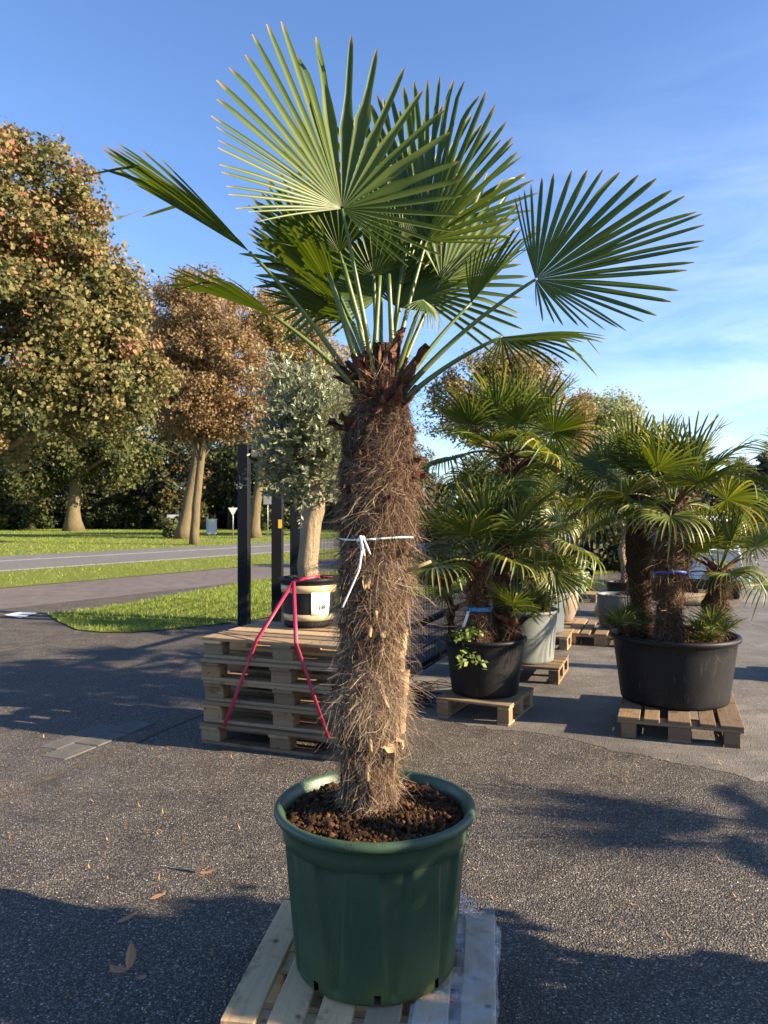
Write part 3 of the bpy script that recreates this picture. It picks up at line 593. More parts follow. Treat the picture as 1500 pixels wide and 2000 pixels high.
def husk(mb, base, d, nvec, L, W, curl, seed):
    """old leaf base: a curled tapering brown sheath"""
    rs = np.random.RandomState(seed); d = nrm(d); s_ = nrm(np.cross(d,nvec)); nv = np.cross(s_,d); V=[]
    for i in range(6):
        t=i/5; w_=W*(1-t**1.4*.85)*(1+.1*rs.normal()); c=np.asarray(base)+d*L*t+nv*curl*L*t*t
        for q_ in (-1,-.4,.4,1): V.append(c+s_*w_*q_/2+nv*(.25*w_*(1-abs(q_))+.006*rs.normal()))
    Q=[(i*4+j,i*4+j+1,i*4+j+5,i*4+j+4) for i in range(5) for j in range(3)]; mb.add(V,Q)
    V2=np.array(V)-nv*.006; mb.add(V2,[q[::-1] for q in Q])
def trunkcore(path, rad, seg, seed, amp=.012):
    rs = np.random.RandomState(seed); V,Q,T = tube(path,rad,seg); n=len(path)
    c = np.repeat(np.asarray(path),seg,0); d = V[:n*seg]-c; ln=np.linalg.norm(d,axis=1)[:,None]+1e-9
    V[:n*seg] += d/ln*amp*rs.normal(size=(n*seg,1)); return V,Q,T
# leaf shapes shared by the potted palms: stalk from the origin, then the fan
LV = {}
def leafvar(key, R, pet, span, fold, droop, seed, mat='palm_bg', nseg=34, split=.45, bend=0.0, tb=.45, tv=.2, pr=.008):
    mb = MB(); hub=np.array([0,pet,-bend*pet*.35]); pa=bez((0,0,0),(0,pet*.5,bend*pet*.25),hub,6); V,Q,T,ti=petiole(pa,pr*1.4,pr*.7); mb.add(V,Q,T,tint=.62,tip=0)
    sub=MB(); fan(sub,R,nseg,span,split,fold,droop,seed,tb=tb,tv=tv)
    for V_,Q_,a_,b_ in zip(sub.V,sub.Q,sub.a,sub.b):
        c,s_=math.cos(-bend*.6),math.sin(-bend*.6); W=V_.copy(); W[:,1]=V_[:,1]*c-V_[:,2]*s_; W[:,2]=V_[:,1]*s_+V_[:,2]*c; mb.add(W+hub,Q_-Q_.min(),tint=a_,tip=b_)
    LV[key]=mb.mesh('leaf',M[mat],False)
for i in range(3):
    leafvar('y%d'%i,.40,.30,230,.55,.06,100+i)
    leafvar('m%d'%i,.43,.36,280,.30,.30,110+i,bend=.25)
    leafvar('o%d'%i,.42,.38,300,.22,.75,120+i,bend=.6,tb=.6,tv=.25)
    leafvar('s%d'%i,.20,.12,200,.5,.15,130+i,nseg=16,split=.3,mat='palm_lime',pr=.004)
    leafvar('k%d'%i,.30,.22,270,.35,.25,140+i,nseg=28,bend=.2,tb=.55)
def palm(name, label, base, top, r, nleaf, seed, sc=1.0, kinds=('y','m','o'), group=None, hair=900, el0=82, el1=-18, fmat='fibredark', wdt=.003, cat='palm'):
    rs=np.random.RandomState(seed); base=np.asarray(base,float); top=np.asarray(top,float); root=empty(name,base,label,cat,group)
    H=top[2]-base[2]; n=max(8,int(H/.06)); t=np.linspace(0,1,n); pa=(base[None]*(1-t[:,None])+top[None]*t[:,None])-base; rad=r*(.92+.12*np.sin(t*9+seed))*np.where(t>.92,.8,1)
    pa[0,2]-=.04
    mb=MB(); mb.add(*trunkcore(pa,rad*.9,14,seed)); tk=link('trunk',mb.mesh('trunk',M['fibrecore']),root)
    ax=lambda z:(np.interp(z,pa[:,2],pa[:,0]),np.interp(z,pa[:,2],pa[:,1])); rf=lambda z:np.interp(z,pa[:,2],rad)
    fb=MB(); fibres(fb,ax,rf,.0,H,max(30,int(hair/9)),9,(.04,.13),wdt,seed+1,tint=(.45,.25)); tag(link('fibre',fb.mesh('fibre',M[fmat],False),root),kind='stuff')
    hb=MB()
    for q_ in range(9):
        a=rs.uniform(0,6.28); d=np.array([math.cos(a),math.sin(a),.9]); z=H*rs.uniform(.75,1.0); c=np.array([*[float(v) for v in ax(z)],z]); husk(hb,c+d*r*.55*np.array([1,1,0]),d,[math.cos(a),math.sin(a),-.8],.16*sc+.05,.06,.2,seed*7+q_)
    link('leaf_base',hb.mesh('leaf_base',M['boot']),root)
    ap=pa[-1]
    for i in range(nleaf):
        f=i/(nleaf-1); az=i*2.39996+seed; el=R_(el0+(el1-el0)*f**1.1+rs.uniform(-8,8)); d=np.array([math.cos(az)*math.cos(el),math.sin(az)*math.cos(el),math.sin(el)])
        upv=np.array([-math.cos(az)*math.sin(el),-math.sin(az)*math.sin(el),math.cos(el)])+rs.normal(size=3)*.25
        kd=kinds[min(len(kinds)-1,int(f*len(kinds)))]; me=LV[kd+str(rs.randint(3))]; s_=sc*rs.uniform(.85,1.1)*(1 if f>.15 else .85)
        m=frame(ap+np.array([d[0]*r*.3,d[1]*r*.3,-.05*f]),d,upv)@Matrix.Scale(s_,4); link('leaf',me,root,mtx=m)
    return root
# ------------------------------------------------------------------ pallets
def board(parent, name, c, d, mat, axis='x', rng=None):
    """a piece with its grain along its longest side"""
    j = rng.uniform(-.0012,.0012) if rng else 0
    if axis=='x': link(name, boxmesh(d[0],d[1],d[2],mat), parent, (c[0],c[1],c[2]+j))
    else: link(name, boxmesh(d[1],d[0],d[2],mat), parent, (c[0],c[1],c[2]+j), (0,0,math.pi/2+(rng.uniform(-.004,.004) if rng else 0)))
def euro_pallet(loc, rz, label, mat='woodold', group=None, seed=1, name='pallet', mats=None):
    """1.2 x 0.8 m pallet, long side along local X, base at z=0"""
    rg = random.Random(seed); pm = lambda: M[rg.choice(mats)] if mats else M[mat]
    e = empty(name, loc, label, 'pallet', group, rz)
    for y,wd_ in ((-.3275,.145),(0,.145),(.3275,.145)):                       # bottom boards and blocks
        board(e,'bottom_board',(0,y*(.35/.3275) if wd_==.1 else y,.011),(1.2,wd_ if y==0 else .10,.022),pm(),'x',rg)
        for x in (-.5275,0,.5275): link('block', boxmesh(.145,.145 if y==0 else .10,.078,pm()), e, (x,y,.061))
    for x in (-.5275,0,.5275): board(e,'stringer_board',(x,0,.111),(.145,.8,.022),pm(),'y',rg)
    for y,wd_ in ((-.3275,.145),(-.1775,.10),(0,.145),(.1775,.10),(.3275,.145)): board(e,'deck_board',(0,y,.133),(1.2,wd_,.022),pm(),'x',rg)
    return e
def small_pallet(loc, rz, w_, d_, label, mat='woodold', nb=5, h=.15, group=None, seed=2, across=True, gaps=.4, mats=None, bw=None):
    """smaller pallet; deck boards run across (local X) or along depth (local Y)"""
    rg = random.Random(seed); e = empty('pallet', loc, label, 'pallet', group, rz); mm=lambda: M[rg.choice(mats)] if mats else M[mat]
    bt=.018; bh=h-3*bt
    if across:
        for x in (-w_/2+.05, w_/2-.05):
            board(e,'bottom_board',(x,0,bt/2),(.09,d_,bt),mm(),'y',rg); board(e,'stringer_board',(x,0,h-1.5*bt),(.09,d_,bt),mm(),'y',rg)
            for y in (-d_/2+.05,0,d_/2-.05): link('block', boxmesh(.09,.09,bh,mm()), e, (x,y,bt+bh/2))
        for i in range(nb):
            y=-d_/2+d_*(i+.5)/nb; board(e,'deck_board',(0,y,h-bt/2),(w_,d_/nb*(1-gaps*.5),bt),mm(),'x',rg)
    else:
        for y in (-d_/2+.05, 0, d_/2-.05):
            board(e,'bottom_board',(0,y,bt/2),(w_,.09,bt),mm(),'x',rg); board(e,'stringer_board',(0,y,h-1.5*bt),(w_,.09,bt),mm(),'x',rg)
            for x in (-w_/2+.055,0,w_/2-.055): link('block', boxmesh(.10,.088,bh,mm()), e, (x,y,bt+bh/2))
        b_=bw or w_/nb*(1-gaps*.5)
        for i in range(nb):
            x=-w_/2+b_/2+(w_-b_)*i/(nb-1); board(e,'deck_board',(x,rg.uniform(-.004,.004),h-bt/2),(b_,d_,bt),mm(),'y',rg)
    return e
YAW = R_(-20.5)
# ------------------------------------------------------------------ the big green pot, its pallet and soil
PC = np.array([-0.028, 2.40]); PH = 0.15
small_pallet((-0.035, 2.375, 0), R_(-8), .76, .66, 'pale half pallet with wide gaps under the green pot', 'woodfresh', 6, PH, None, 4, False, bw=.098)
def mainpot():
    e = empty('plant_pot', (PC[0],PC[1],PH), 'big dark green fluted plastic pot with soil, on the pale half pallet', 'plant pot')
    Hh=.495; r0,r1=.248,.292
    def rf(a,z,r):
        u=np.clip((z-.03)/(Hh-.16),0,1); wd_=(.30*(.22+.78*u)); ph=(a+.30)%(2*np.pi/9)-math.pi/9
        inside=1/(1+np.exp((np.abs(ph)-wd_*.5)*90)); return -.017*inside*(z>.012)*(z<Hh-.098)
    rr=lambda z:r0+(r1-r0)*(z/Hh)**.9
    zz=[.0,.01,.02,.038]+list(np.linspace(.06,Hh-.13,16))+[Hh-.100,Hh-.096,Hh-.092,Hh-.065,Hh-.045]
    pr=[(.0,.002),(.15,.002),(r0-.012,.0),(r0-.003,.004)]+[(rr(z)+(.006 if z>Hh-.095 else 0),z) for z in zz[1:]]
    c=(rr(Hh)+.012,Hh-.016); pr+=[(c[0]+.014*math.cos(t),c[1]+.016*math.sin(t)) for t in np.linspace(-1.5,2.6,14)]
    pr+=[(rr(Hh)-.012,Hh-.03),(rr(Hh)-.016,Hh-.12),(.235,.03),(.0,.02)]
    SEG=240; V,Q=lathe(pr,SEG,rf)
    ang=np.arctan2(V[:,1],V[:,0]); keep=[]
    qc=V[Q].mean(1); qa=np.arctan2(qc[:,1],qc[:,0]); hole=np.zeros(len(Q),bool)
    for k_ in range(8):
        a0=-1.53+k_*math.pi/4; d_=np.abs((qa-a0+math.pi)%(2*math.pi)-math.pi); hole|=(d_<.042)&(qc[:,2]<.034)&(np.hypot(qc[:,0],qc[:,1])>.225)
    mb=MB(); mb.add(V,Q[~hole]); body=link('pot_body',mb.mesh('pot_body',M['greenpot']),e)
    # soil
    rs=np.random.RandomState(3); nr,ns=16,64; sv=[]
    for i in range(nr):
        r=.282*(i+.001)/(nr-1)
        for j in range(ns): sv.append((r*math.cos(j*2*math.pi/ns),r*math.sin(j*2*math.pi/ns),Hh-.042+.030*(1-(r/.29)**2)+.010*rs.normal()*(1 if i<nr-1 else .2)))
    sq=[(i*ns+j,i*ns+(j+1)%ns,(i+1)*ns+(j+1)%ns,(i+1)*ns+j) for i in range(nr-1) for j in range(ns)]
    mb=MB(); mb.add(sv,sq); so=link('soil',mb.mesh('soil',M['soil']),e)
    cb=MB(); clods(cb,3800,.275,Hh-.038,.033,rs,.002,.0075)
    clods(cb,160,.275,Hh-.034,.033,rs,.008,.013)
    link('soil_clods',cb.mesh('soil_clods',M['clod'],False),so)['kind']='stuff'
    return e
def clods(mb,n,rmax,z,dome,rs,s0,s1,c=(0,0)):
    o8=np.array([[1,0,0],[-1,0,0],[0,1,0],[0,-1,0],[0,0,1],[0,0,-1]],float); F=[(0,2,4),(2,1,4),(1,3,4),(3,0,4),(2,0,5),(1,2,5),(3,1,5),(0,3,5)]
    for i in range(n):
        r=rmax*math.sqrt(rs.uniform()); a=rs.uniform(0,6.283); s_=rs.uniform(s0,s1); V=o8*s_*rs.uniform(.5,1.5,(6,1))+rs.normal(size=(6,3))*s_*.25
        mb.add(V+np.array([c[0]+r*math.cos(a),c[1]+r*math.sin(a),z+dome*(1-(r/rmax)**2)+s_*.2]),T=F,tint=np.clip(rs.normal(.38,.27),0,1))
pot=mainpot()
def text(s_, size, mat, parent, mtx, name='lettering', ext=.0006):
    c=bpy.data.curves.new('t','FONT'); c.body=s_; c.size=size; c.align_x='CENTER'; c.align_y='CENTER'; c.extrude=ext
    t=bpy.data.objects.new('t',c); COL.objects.link(t); bpy.context.view_layer.update()
    me=bpy.data.meshes.new_from_object(t.evaluated_get(bpy.context.evaluated_depsgraph_get())); bpy.data.objects.remove(t); bpy.data.curves.remove(c)
    me.materials.clear(); me.materials.append(mat); return link(name,me,parent,mtx=mtx)
a_=-1.79; text('47',.026,M['ink'],pot,frame((.327*math.cos(a_),.327*math.sin(a_),.488),(.35*-math.cos(a_),.35*-math.sin(a_),1),(math.cos(a_),math.sin(a_),.35)),'rim_number')
# clear stretch film on the pallet
def film():
    rs=np.random.RandomState(4); V=[]; Q=[]; nu,nv=34,110
    for i in range(nu):
        for j in range(nv):
            u=i/(nu-1); v=j/(nv-1); y=-.34+v*.69; x=.14+u*.27 if u<.88 else .385+.006*math.sin(v*23); z=.006+abs(rs.normal())*.0004+.003*(1+math.sin(v*30+u*20))
            if u>=.88: z=.004-(u-.88)/.12*.085*(.7+.3*math.sin(v*17)); x+=.007*math.sin(v*31)+.004*math.sin(v*67)
            if v>.93 : z+=.02*(v-.93)/.07*abs(math.sin(u*9)); y+=.02*math.sin(u*7)
            if u<.55 and (x-.03)**2+(y-.02)**2<.285**2: 
                pass
            V.append((x,y,z))
    for i in range(nu-1):
        for j in range(nv-1):
            x,y,_=V[i*nv+j]
            if (x-.0)**2+(y-.02)**2<.262**2: continue
            Q.append((i*nv+j,(i+1)*nv+j,(i+1)*nv+j+1,i*nv+j+1))
    V=np.array(V)
    # crumpled bunch at the back corner
    bu=MB(); bu.add(V,Q)
    n=18; W=[]
    for i in range(n):
        for j in range(n):
            a=i/(n-1)*2-1; b=j/(n-1)*2-1; W.append((.235+a*.075+.012*math.sin(9*b+2*a),.35+b*.045+.012*math.sin(8*a+b),.005+.045*(1-a*a)*(1-b*b)+.010*abs(math.sin(11*a+7*b))+.004*abs(rs.normal())))
    bu.add(W,[(i*n+j,(i+1)*n+j,(i+1)*n+j+1,i*n+j+1) for i in range(n-1) for j in range(n-1)])
    o=link('plastic_film',bu.mesh('plastic_film',M['film']),None,(-0.035,2.375,PH),(0,0,R_(-8))); tag(o,'crumpled clear plastic film over the right boards of the pale half pallet','plastic film')
film()
# ------------------------------------------------------------------ the main palm
Y0=2.40; KM=Y0/FPX
tr_rows=[(1640,660,780),(1590,656,782),(1500,660,782),(1440,655,780),(1370,640,786),(1310,655,784),(1260,664,786),(1200,656,800),(1100,656,806),(1000,657,820),(920,655,822),(860,660,818),(810,676,808),(770,688,802),(735,704,790),(705,720,775),(670,732,765)]
tz=np.array([CAMH-(p-1000)*KM for p,_,_ in tr_rows]); tcx=np.array([((l+r)/2-750)*KM for _,l,r in tr_rows]); trd=np.array([(r-l)/2*KM for _,l,r in tr_rows])
MPB=np.array([tcx[0],Y0,PH+.44])
mp_=empty('fan_palm',MPB,'tall fan palm with a shaggy fibre trunk in the big green pot','palm')
zs=np.linspace(tz[0],tz[-1],64); AX=lambda z:(np.interp(z,tz,tcx),np.full(np.shape(z),Y0)); LUMP=lambda z:1+.05*np.sin(z*38+1)+.035*np.sin(z*71)
RF=lambda z:np.interp(z,tz,trd)*.84*LUMP(z)
path=np.stack([np.interp(zs,tz,tcx),np.full(64,Y0),zs],-1)
rsm=np.random.RandomState(12)
mb=MB(); mb.add(*trunkcore(path,RF(zs)*.94,40,5,.010)); trunk=link('trunk',mb.mesh('trunk',M['fibrecore'],True,MPB),mp_)
fb=MB(); zlo,zhi=tz[0],tz[-3]
fibres(fb,AX,RF,zlo,zhi,1700,24,(.02,.055),.0012,21,up=.45,out=.10,tint=(.34,.22),zt=-.30)        # matted undercoat
fibres(fb,AX,lambda z:RF(z)*1.02,zlo+.02,zhi-.10,560,28,(.03,.07),.0010,22,up=.2,out=.20,tint=(.55,.22),zt=-.40)     # longer tufts
fibres(fb,AX,lambda z:RF(z)*1.02,zlo,zhi,200,12,(.03,.07),.0018,23,up=.5,out=.22,tint=(.55,.28),zt=-.35)     # coarse strands
fibres(fb,AX,lambda z:RF(z)*1.03,tz[4]-.03,tz[5]+.02,150,34,(.05,.10),.0010,24,up=.05,out=.25,tint=(.74,.12))      # the shaggy skirt low down
fibres(fb,AX,lambda z:RF(z)*1.03,tz[7]-.03,tz[8]+.02,70,28,(.05,.10),.0011,26,up=.05,out=.28,tint=(.66,.14))
fibres(fb,AX,lambda z:RF(z)*1.0,tz[8]+.02,tz[11],60,20,(.05,.10),.0011,25,up=.2,out=.6,tint=(.62,.15))
tag(link('fibre',fb.mesh('fibre',M['fibre'],False,MPB),mp_),kind='stuff')
# old leaf bases and cut stalks
def polar(py,ang,f=1.0):
    z=CAMH-(py-1000)*KM; c=np.array([np.interp(z,tz,tcx),Y0,z]); r=float(RF(z))*f; return c+r*np.array([math.sin(ang),-math.cos(ang),0]), np.array([math.sin(ang),-math.cos(ang),0])
hk=[]
for i,(py,ang,L,W,up_,curl) in enumerate([(765,-1.15,.13,.07,.55,.25),(752,-.75,.11,.07,.8,.15),(760,-1.5,.10,.06,.3,.2),(770,.95,.11,.07,.9,.2),(745,1.2,.14,.05,1.1,.0),(790,-.3,.08,.06,.4,.4),(800,.5,.08,.05,.6,.2),(845,-1.25,.08,.055,.35,.1),(838,-.95,.07,.05,.7,.0),
        (910,1.15,.06,.045,.3,.1),(940,1.3,.06,.05,.5,.0),(905,-.5,.05,.04,.7,.2),(985,.3,.05,.04,.5,.2),(1090,1.0,.055,.045,.2,.2),(1085,.75,.05,.05,.4,.1),(1120,-.2,.06,.03,-.6,.1),(1000,-1.3,.05,.04,.6,.1),(870,.9,.06,.05,.9,.1),(820,.1,.07,.05,.8,.2),(1220,.35,.05,.035,-.5,.2),(1440,.75,.07,.05,-.7,.1),(1430,1.2,.06,.04,-.5,.2),(1580,.25,.10,.03,-1.6,.0),(960,-.8,.05,.04,.3,.0)]):
    b,rd_=polar(py,ang,.85); hb=MB(); husk(hb,b,rd_+np.array([0,0,up_]),-rd_+np.array([0,0,.3]),L,W,curl,i); link('leaf_base',hb.mesh('leaf_base',M['stub' if i in (13,15,19,20,21,22) else 'boot'],True,MPB),mp_)
for py,ang,L,rr_,up_ in [(1118,1.25,.10,.0065,.42),(1120,-.15,.045,.009,-1.2),(1208,.1,.055,.008,.9),(1215,-.05,.05,.007,-.6),(1420,.15,.05,.007,-2.4),(1470,.0,.06,.007,-3.0),(1345,.55,.05,.007,-.8),(995,-.1,.05,.003,.5),(1560,.3,.07,.009,-2.0)]:
    b,rd_=polar(py,ang,.9); d=nrm(rd_+np.array([0,0,up_])); hb=MB(); hb.add(*tube([b,b+d*L*.5,b+d*L],[rr_,rr_*.9,rr_*.8],6)); link('cut_stalk',hb.mesh('cut_stalk',M['stub'],True,MPB),mp_)
# leaves: hub pixel/depth, tip pixel/depth, upper-face normal, span, fold, droop, split
# leaves with traced tips lie in the plane through the hub; the others are turned "tilt" degrees from edge-on
T1=[(505,432),(486,420),(460,407),(447,384),(442,365),(433,343),(430,317),(427,295),(427,275),(424,253),(413,228),(422,192),(425,153),(448,122),(473,93),(493,62),(520,45),(553,40),(575,43),(618,45),(687,70),(740,97),(790,135),(827,175),(860,211),(878,257),(897,315),(902,353),(903,390),(902,422),(887,453),(868,478),(862,504),(830,515),(800,520),(775,510),(752,500)]
T2=[(700,300),(706,240),(722,205),(738,183),(760,177),(787,165),(813,155),(834,150),(855,142),(882,140),(905,148),(927,157),(952,177),(973,203),(987,233),(1002,267),(1013,300),(1028,338),(1026,356),(1010,400),(1000,435),(998,462),(970,480)]
T3=[(800,400),(835,370),(870,345),(900,330),(930,330),(960,335),(985,348),(1005,368),(1016,392),(1021,415),(1020,440),(1015,465),(1005,490),(985,510),(955,526),(925,540)]
T4=[(1003,388),(1013,381),(1024,372),(1038,360),(1058,348),(1085,340),(1117,333),(1148,330),(1177,330),(1210,327),(1248,340),(1282,345),(1313,367),(1340,378),(1363,397),(1373,413),(1378,433),(1377,457),(1367,477),(1358,509),(1343,533),(1328,563),(1310,590),(1283,613),(1258,627),(1232,637),(1205,641),(1180,643),(1153,640),(1130,637),(1100,637),(1083,633),(1063,628),(1047,600)]
T5=[(520,470),(505,448),(492,425),(480,400),(500,390),(520,375),(545,365),(570,360),(595,358),(620,360),(645,365),(668,372),(690,380),(710,392),(725,408),(735,428)]
T6=[(605,500),(610,475),(622,455),(640,440),(660,430),(682,425),(705,420),(730,418),(752,420),(772,428),(790,440),(805,455),(815,475),(822,500)]
LEAVES=[   # hub px, hub depth, tip px, tip depth, normal or tilt, span, fold, droop, split, segments, side, traced tips, left fold
 ((668,408),2.26,(625,45),2.26,(.08,-.97,.06),262,.20,.03,.55,46,.66,T1,.75),
 ((833,470),2.56,(905,150),2.60,(-.30,-.93,.08),215,.45,.03,.55,44,.75,T2,.30),
 ((862,548),2.62,(1000,370),2.66,(.35,-.93,-.05),215,.05,.03,.60,42,.80,T3,.30),
 ((1046,546),2.30,(1345,405),2.27,(-.38,-.91,.16),286,.25,.04,.50,46,.60,T4,.35),
 ((980,658),2.28,(1186,634),2.26,-10,230,-.30,.25,.45,34,.55,None,None),
 ((487,492),2.32,(224,324),2.34,-6,110,.22,.05,.74,26,.75,None,None),
 ((535,618),2.28,(326,536),2.24,-6,120,.22,.08,.70,26,.75,None,None),
 ((663,492),2.42,(600,372),2.50,(.05,-.95,-.30),225,.10,.05,.70,40,.85,T5,.15),
 ((660,586),2.46,(492,455),2.50,-28,135,.25,.06,.70,24,.85,None,None),
 ((655,560),2.60,(500,400),2.66,-50,170,.10,.05,.75,30,.9,None,None),
 ((745,575),2.66,(640,470),2.72,60,200,.05,.05,.75,34,.9,None,None),
 ((775,600),2.62,(880,520),2.68,35,170,.10,.05,.7,30,.9,None,None),
 ((690,628),2.52,(508,556),2.56,-17,120,.15,.12,.60,24,.8,None,None),
 ((730,540),2.50,(720,420),2.56,(.0,-.95,-.30),235,.08,.05,.72,40,.85,T6,.08),
 ((826,585),2.30,(862,640),2.26,32,160,-.2,.45,.42,22,.8,None,None),
 ((920,592),2.50,(1040,440),2.52,22,100,.35,.05,.58,24,.85,None,None),
 ((790,480),2.68,(795,190),2.76,(.05,-.98,.05),150,.20,.05,.55,28,.85,None,None),
 ((790,560),2.72,(930,380),2.80,(-.10,-.98,-.05),190,.10,.05,.66,34,.9,None,None),
]
crown_c=np.array([(745-750)*KM,Y0,CAMH+262*KM])
CAMP=np.array([0,0,CAMH])
for i,(hp,hy,tp_,ty,nv,span,fold,droop,split,ns_,side,tips,foldl) in enumerate(LEAVES):
    h=P(*hp,hy); t_=P(*tp_,ty); m_=nrm(t_-h); Rl=np.linalg.norm(t_-h); view=nrm((h+t_)/2-CAMP)
    if np.isscalar(nv):
        e_=nrm(np.cross(m_,view)); e_=e_ if e_[2]>0 else -e_; nv=math.cos(R_(nv))*e_-math.sin(R_(nv))*view
    nv=nrm(np.asarray(nv,float)); mt=frame(h-MPB,m_,nv); tl=None
    if tips is not None:
        m_=nrm(m_-nv*np.dot(m_,nv)); mt=frame(h-MPB,m_,nv); xa=np.array(mt.col[0][:3]); ya=np.array(mt.col[1][:3]); za=np.array(mt.col[2][:3]); tl=[]
        for q_ in tips:
            d=P(*q_,1.0)-CAMP; hit=lambda pn: CAMP+d*(np.dot(h-CAMP,pn)/np.dot(d,pn))-h
            p=hit(za); fl_=(foldl if foldl is not None else fold); p=hit(za+.8*fl_*xa) if np.dot(p,xa)<0 else hit(za-.8*fold*xa)
            x_,y_=np.dot(p,xa),np.dot(p,ya); tl.append((math.atan2(x_,y_),math.hypot(x_,y_)))
        tl=[(a,min(l,Rl*1.35)) for a,l in tl]; tl.sort()
    mb=MB(); fan(mb,Rl,ns_,span,split,fold,droop,300+i,jit=.7,tb=(.62 if i==0 else .45),tv=.15,side=side,tips=tl,foldl=foldl)  # first leaf's tint raised, putting sunlit brightness into its colour
    lf=link('leaf',mb.mesh('leaf',M['palm'],False),mp_,mtx=mt)
    b=crown_c+np.array([(h[0]-crown_c[0])*.16+.006*rsm.normal(),(h[1]-crown_c[1])*.35,-.055*(1-min(1,max(0,(h[2]-crown_c[2])/.35)))-.045])
    mid=(b+h)/2+np.array([-(h[0]-b[0])*.06,0,.035*abs(h[0]-b[0])/.4]); pa=bez(b,mid,h,14); V,Q,T,ti=petiole(pa,.0100,.0050)
    pb=MB(); pb.add(V,Q,T,tint=ti); me=pb.mesh('petiole',M['petiole'],True,MPB); pe=link('petiole',me,lf,mtx=mt.inverted())
# young spear leaves and the brown fibre of the crown
sp=MB()
for i in range(5):
    b=crown_c+np.array([.03*rsm.normal(),.03*rsm.normal(),-.04]); t_=b+np.array([.05*rsm.normal(),.04*rsm.normal(),.30+.1*rsm.uniform()]); V,Q,T,ti=petiole(bez(b,(b+t_)/2,t_,8),.012,.007); sp.add(V,Q,T,tint=ti)
link('spear_leaf',sp.mesh('spear_leaf',M['petiole'],True,MPB),mp_)
hb=MB()
for i in range(46):
    a=rsm.uniform(0,6.28); z=crown_c[2]+rsm.uniform(-.13,.05); f=1-(z-crown_c[2]+.13)/.32; d=np.array([math.cos(a)*.5*f,math.sin(a)*.5*f,1.0]); husk(hb,np.array([crown_c[0],Y0,z])+np.array([math.cos(a),math.sin(a),0])*(.03+.035*f),d,[math.cos(a),math.sin(a),-.3],rsm.uniform(.06,.13),rsm.uniform(.012,.035),.15*rsm.normal(),500+i)
link('crown_husk',hb.mesh('crown_husk',M['boot'],True,MPB),mp_)
cf=MB(); CX=lambda z:(np.full(np.shape(z),crown_c[0]),np.full(np.shape(z),Y0)); fibres(cf,CX,lambda z:np.interp(z,[crown_c[2]-.1,crown_c[2]+.06],[.075,.03]),crown_c[2]-.10,crown_c[2]+.05,90,14,(.04,.12),.0014,27,up=.8,out=.5,tint=(.3,.25))
tag(link('crown_fibre',cf.mesh('crown_fibre',M['fibre'],False,MPB),mp_),kind='stuff')
# white tie round the trunk
def ribbon(mb, pts, wd_, side):
    pts=np.asarray(pts,float); s_=np.asarray(side,float)
    if s_.ndim==1: s_=np.broadcast_to(s_,pts.shape)
    n=len(pts); tg=np.gradient(pts,axis=0); nn=np.cross(tg,s_); nn/=np.linalg.norm(nn,axis=1)[:,None]+1e-9; th=.0008
    V=np.concatenate([pts-s_*wd_/2+nn*th,pts+s_*wd_/2+nn*th,pts+s_*wd_/2-nn*th,pts-s_*wd_/2-nn*th]); Q=[]
    for i in range(n-1):
        for a in range(4):
            b=(a+1)%4; Q.append((a*n+i,a*n+i+1,b*n+i+1,b*n+i))
    Q+=[(0,n,2*n,3*n),(n-1,4*n-1,3*n-1,2*n-1)]; mb.add(V,Q)
def tie():
    mb=MB(); z=CAMH-50*KM; c=np.array([float(np.interp(z,tz,tcx)),Y0,z]); r=float(RF(z))*1.10; a=np.linspace(0,2*np.pi,40)
    ring=c+np.stack([r*np.sin(a),-r*np.cos(a),.004*np.sin(a*2)],-1); ribbon(mb,ring,.0055,(0,0,1)); k0=c+np.array([-.045,-r*.97-.006,.0])
    mb.add(*tube([k0+[-.012,0,-.006],k0,k0+[.012,0,.006]],[.004,.008,.005],7))
    ribbon(mb,bez(k0,k0+[-.005,-.03,.035],k0+[.01,-.018,-.05],10),.008,(1,0,0)); 
    p=[k0,k0+[.004,-.02,-.03],k0+[-.004,-.022,-.09],k0+[-.03,-.02,-.15],k0+[-.055,-.018,-.205]]
    p=np.array(p); tt=np.linspace(0,4,22); p=np.stack([np.interp(tt,range(5),p[:,i]) for i in range(3)],-1); ribbon(mb,p,.0075,(.95,0,.3)); ribbon(mb,bez(k0,k0+[.0,-.03,.03],k0+[.028,-.02,-.045],10),.007,(1,0,0))
    o=link('trunk_tie',mb.mesh('trunk_tie',M['whiteplastic'],True,c),None,c); tag(o,'white plastic tie knotted round the shaggy trunk','tie')
tie()
# ------------------------------------------------------------------ stack of pallets with the olive
SX=np.array([-1.23,5.10]); sdx=np.array([math.cos(YAW),math.sin(YAW)]); sdy=np.array([-math.sin(YAW),math.cos(YAW)])
SCEN=SX+sdx*.6+sdy*.4
ords=['lowest','second from the bottom','middle','second from the top','topmost']
for i in range(5):
    o=euro_pallet((SCEN[0]+(.012*((i*7)%3-1)),SCEN[1]+.008*((i*5)%3-1),.144*i),YAW+R_((-.6,.5,-.3,.8,0)[i]),('weathered wooden pallet, '+ords[i]+' in the stack under the potted olive'),group='pallets stacked under the olive',seed=10+i,mats=['woodold','woodold','wooddark'] if i<4 else ['woodold','woodfresh','woodold'])
    # burnt-in stamp on the corner block
    for b in [c for c in o.children if c.name.startswith('block')]:
        if b.location.y<-.3 and b.location.x<-.4 and i==2: text('GIC',.034,M['stamp'],b,frame((0,-.0505,.0),(0,0,1),(0,-1,0)),'stamp',.0004)
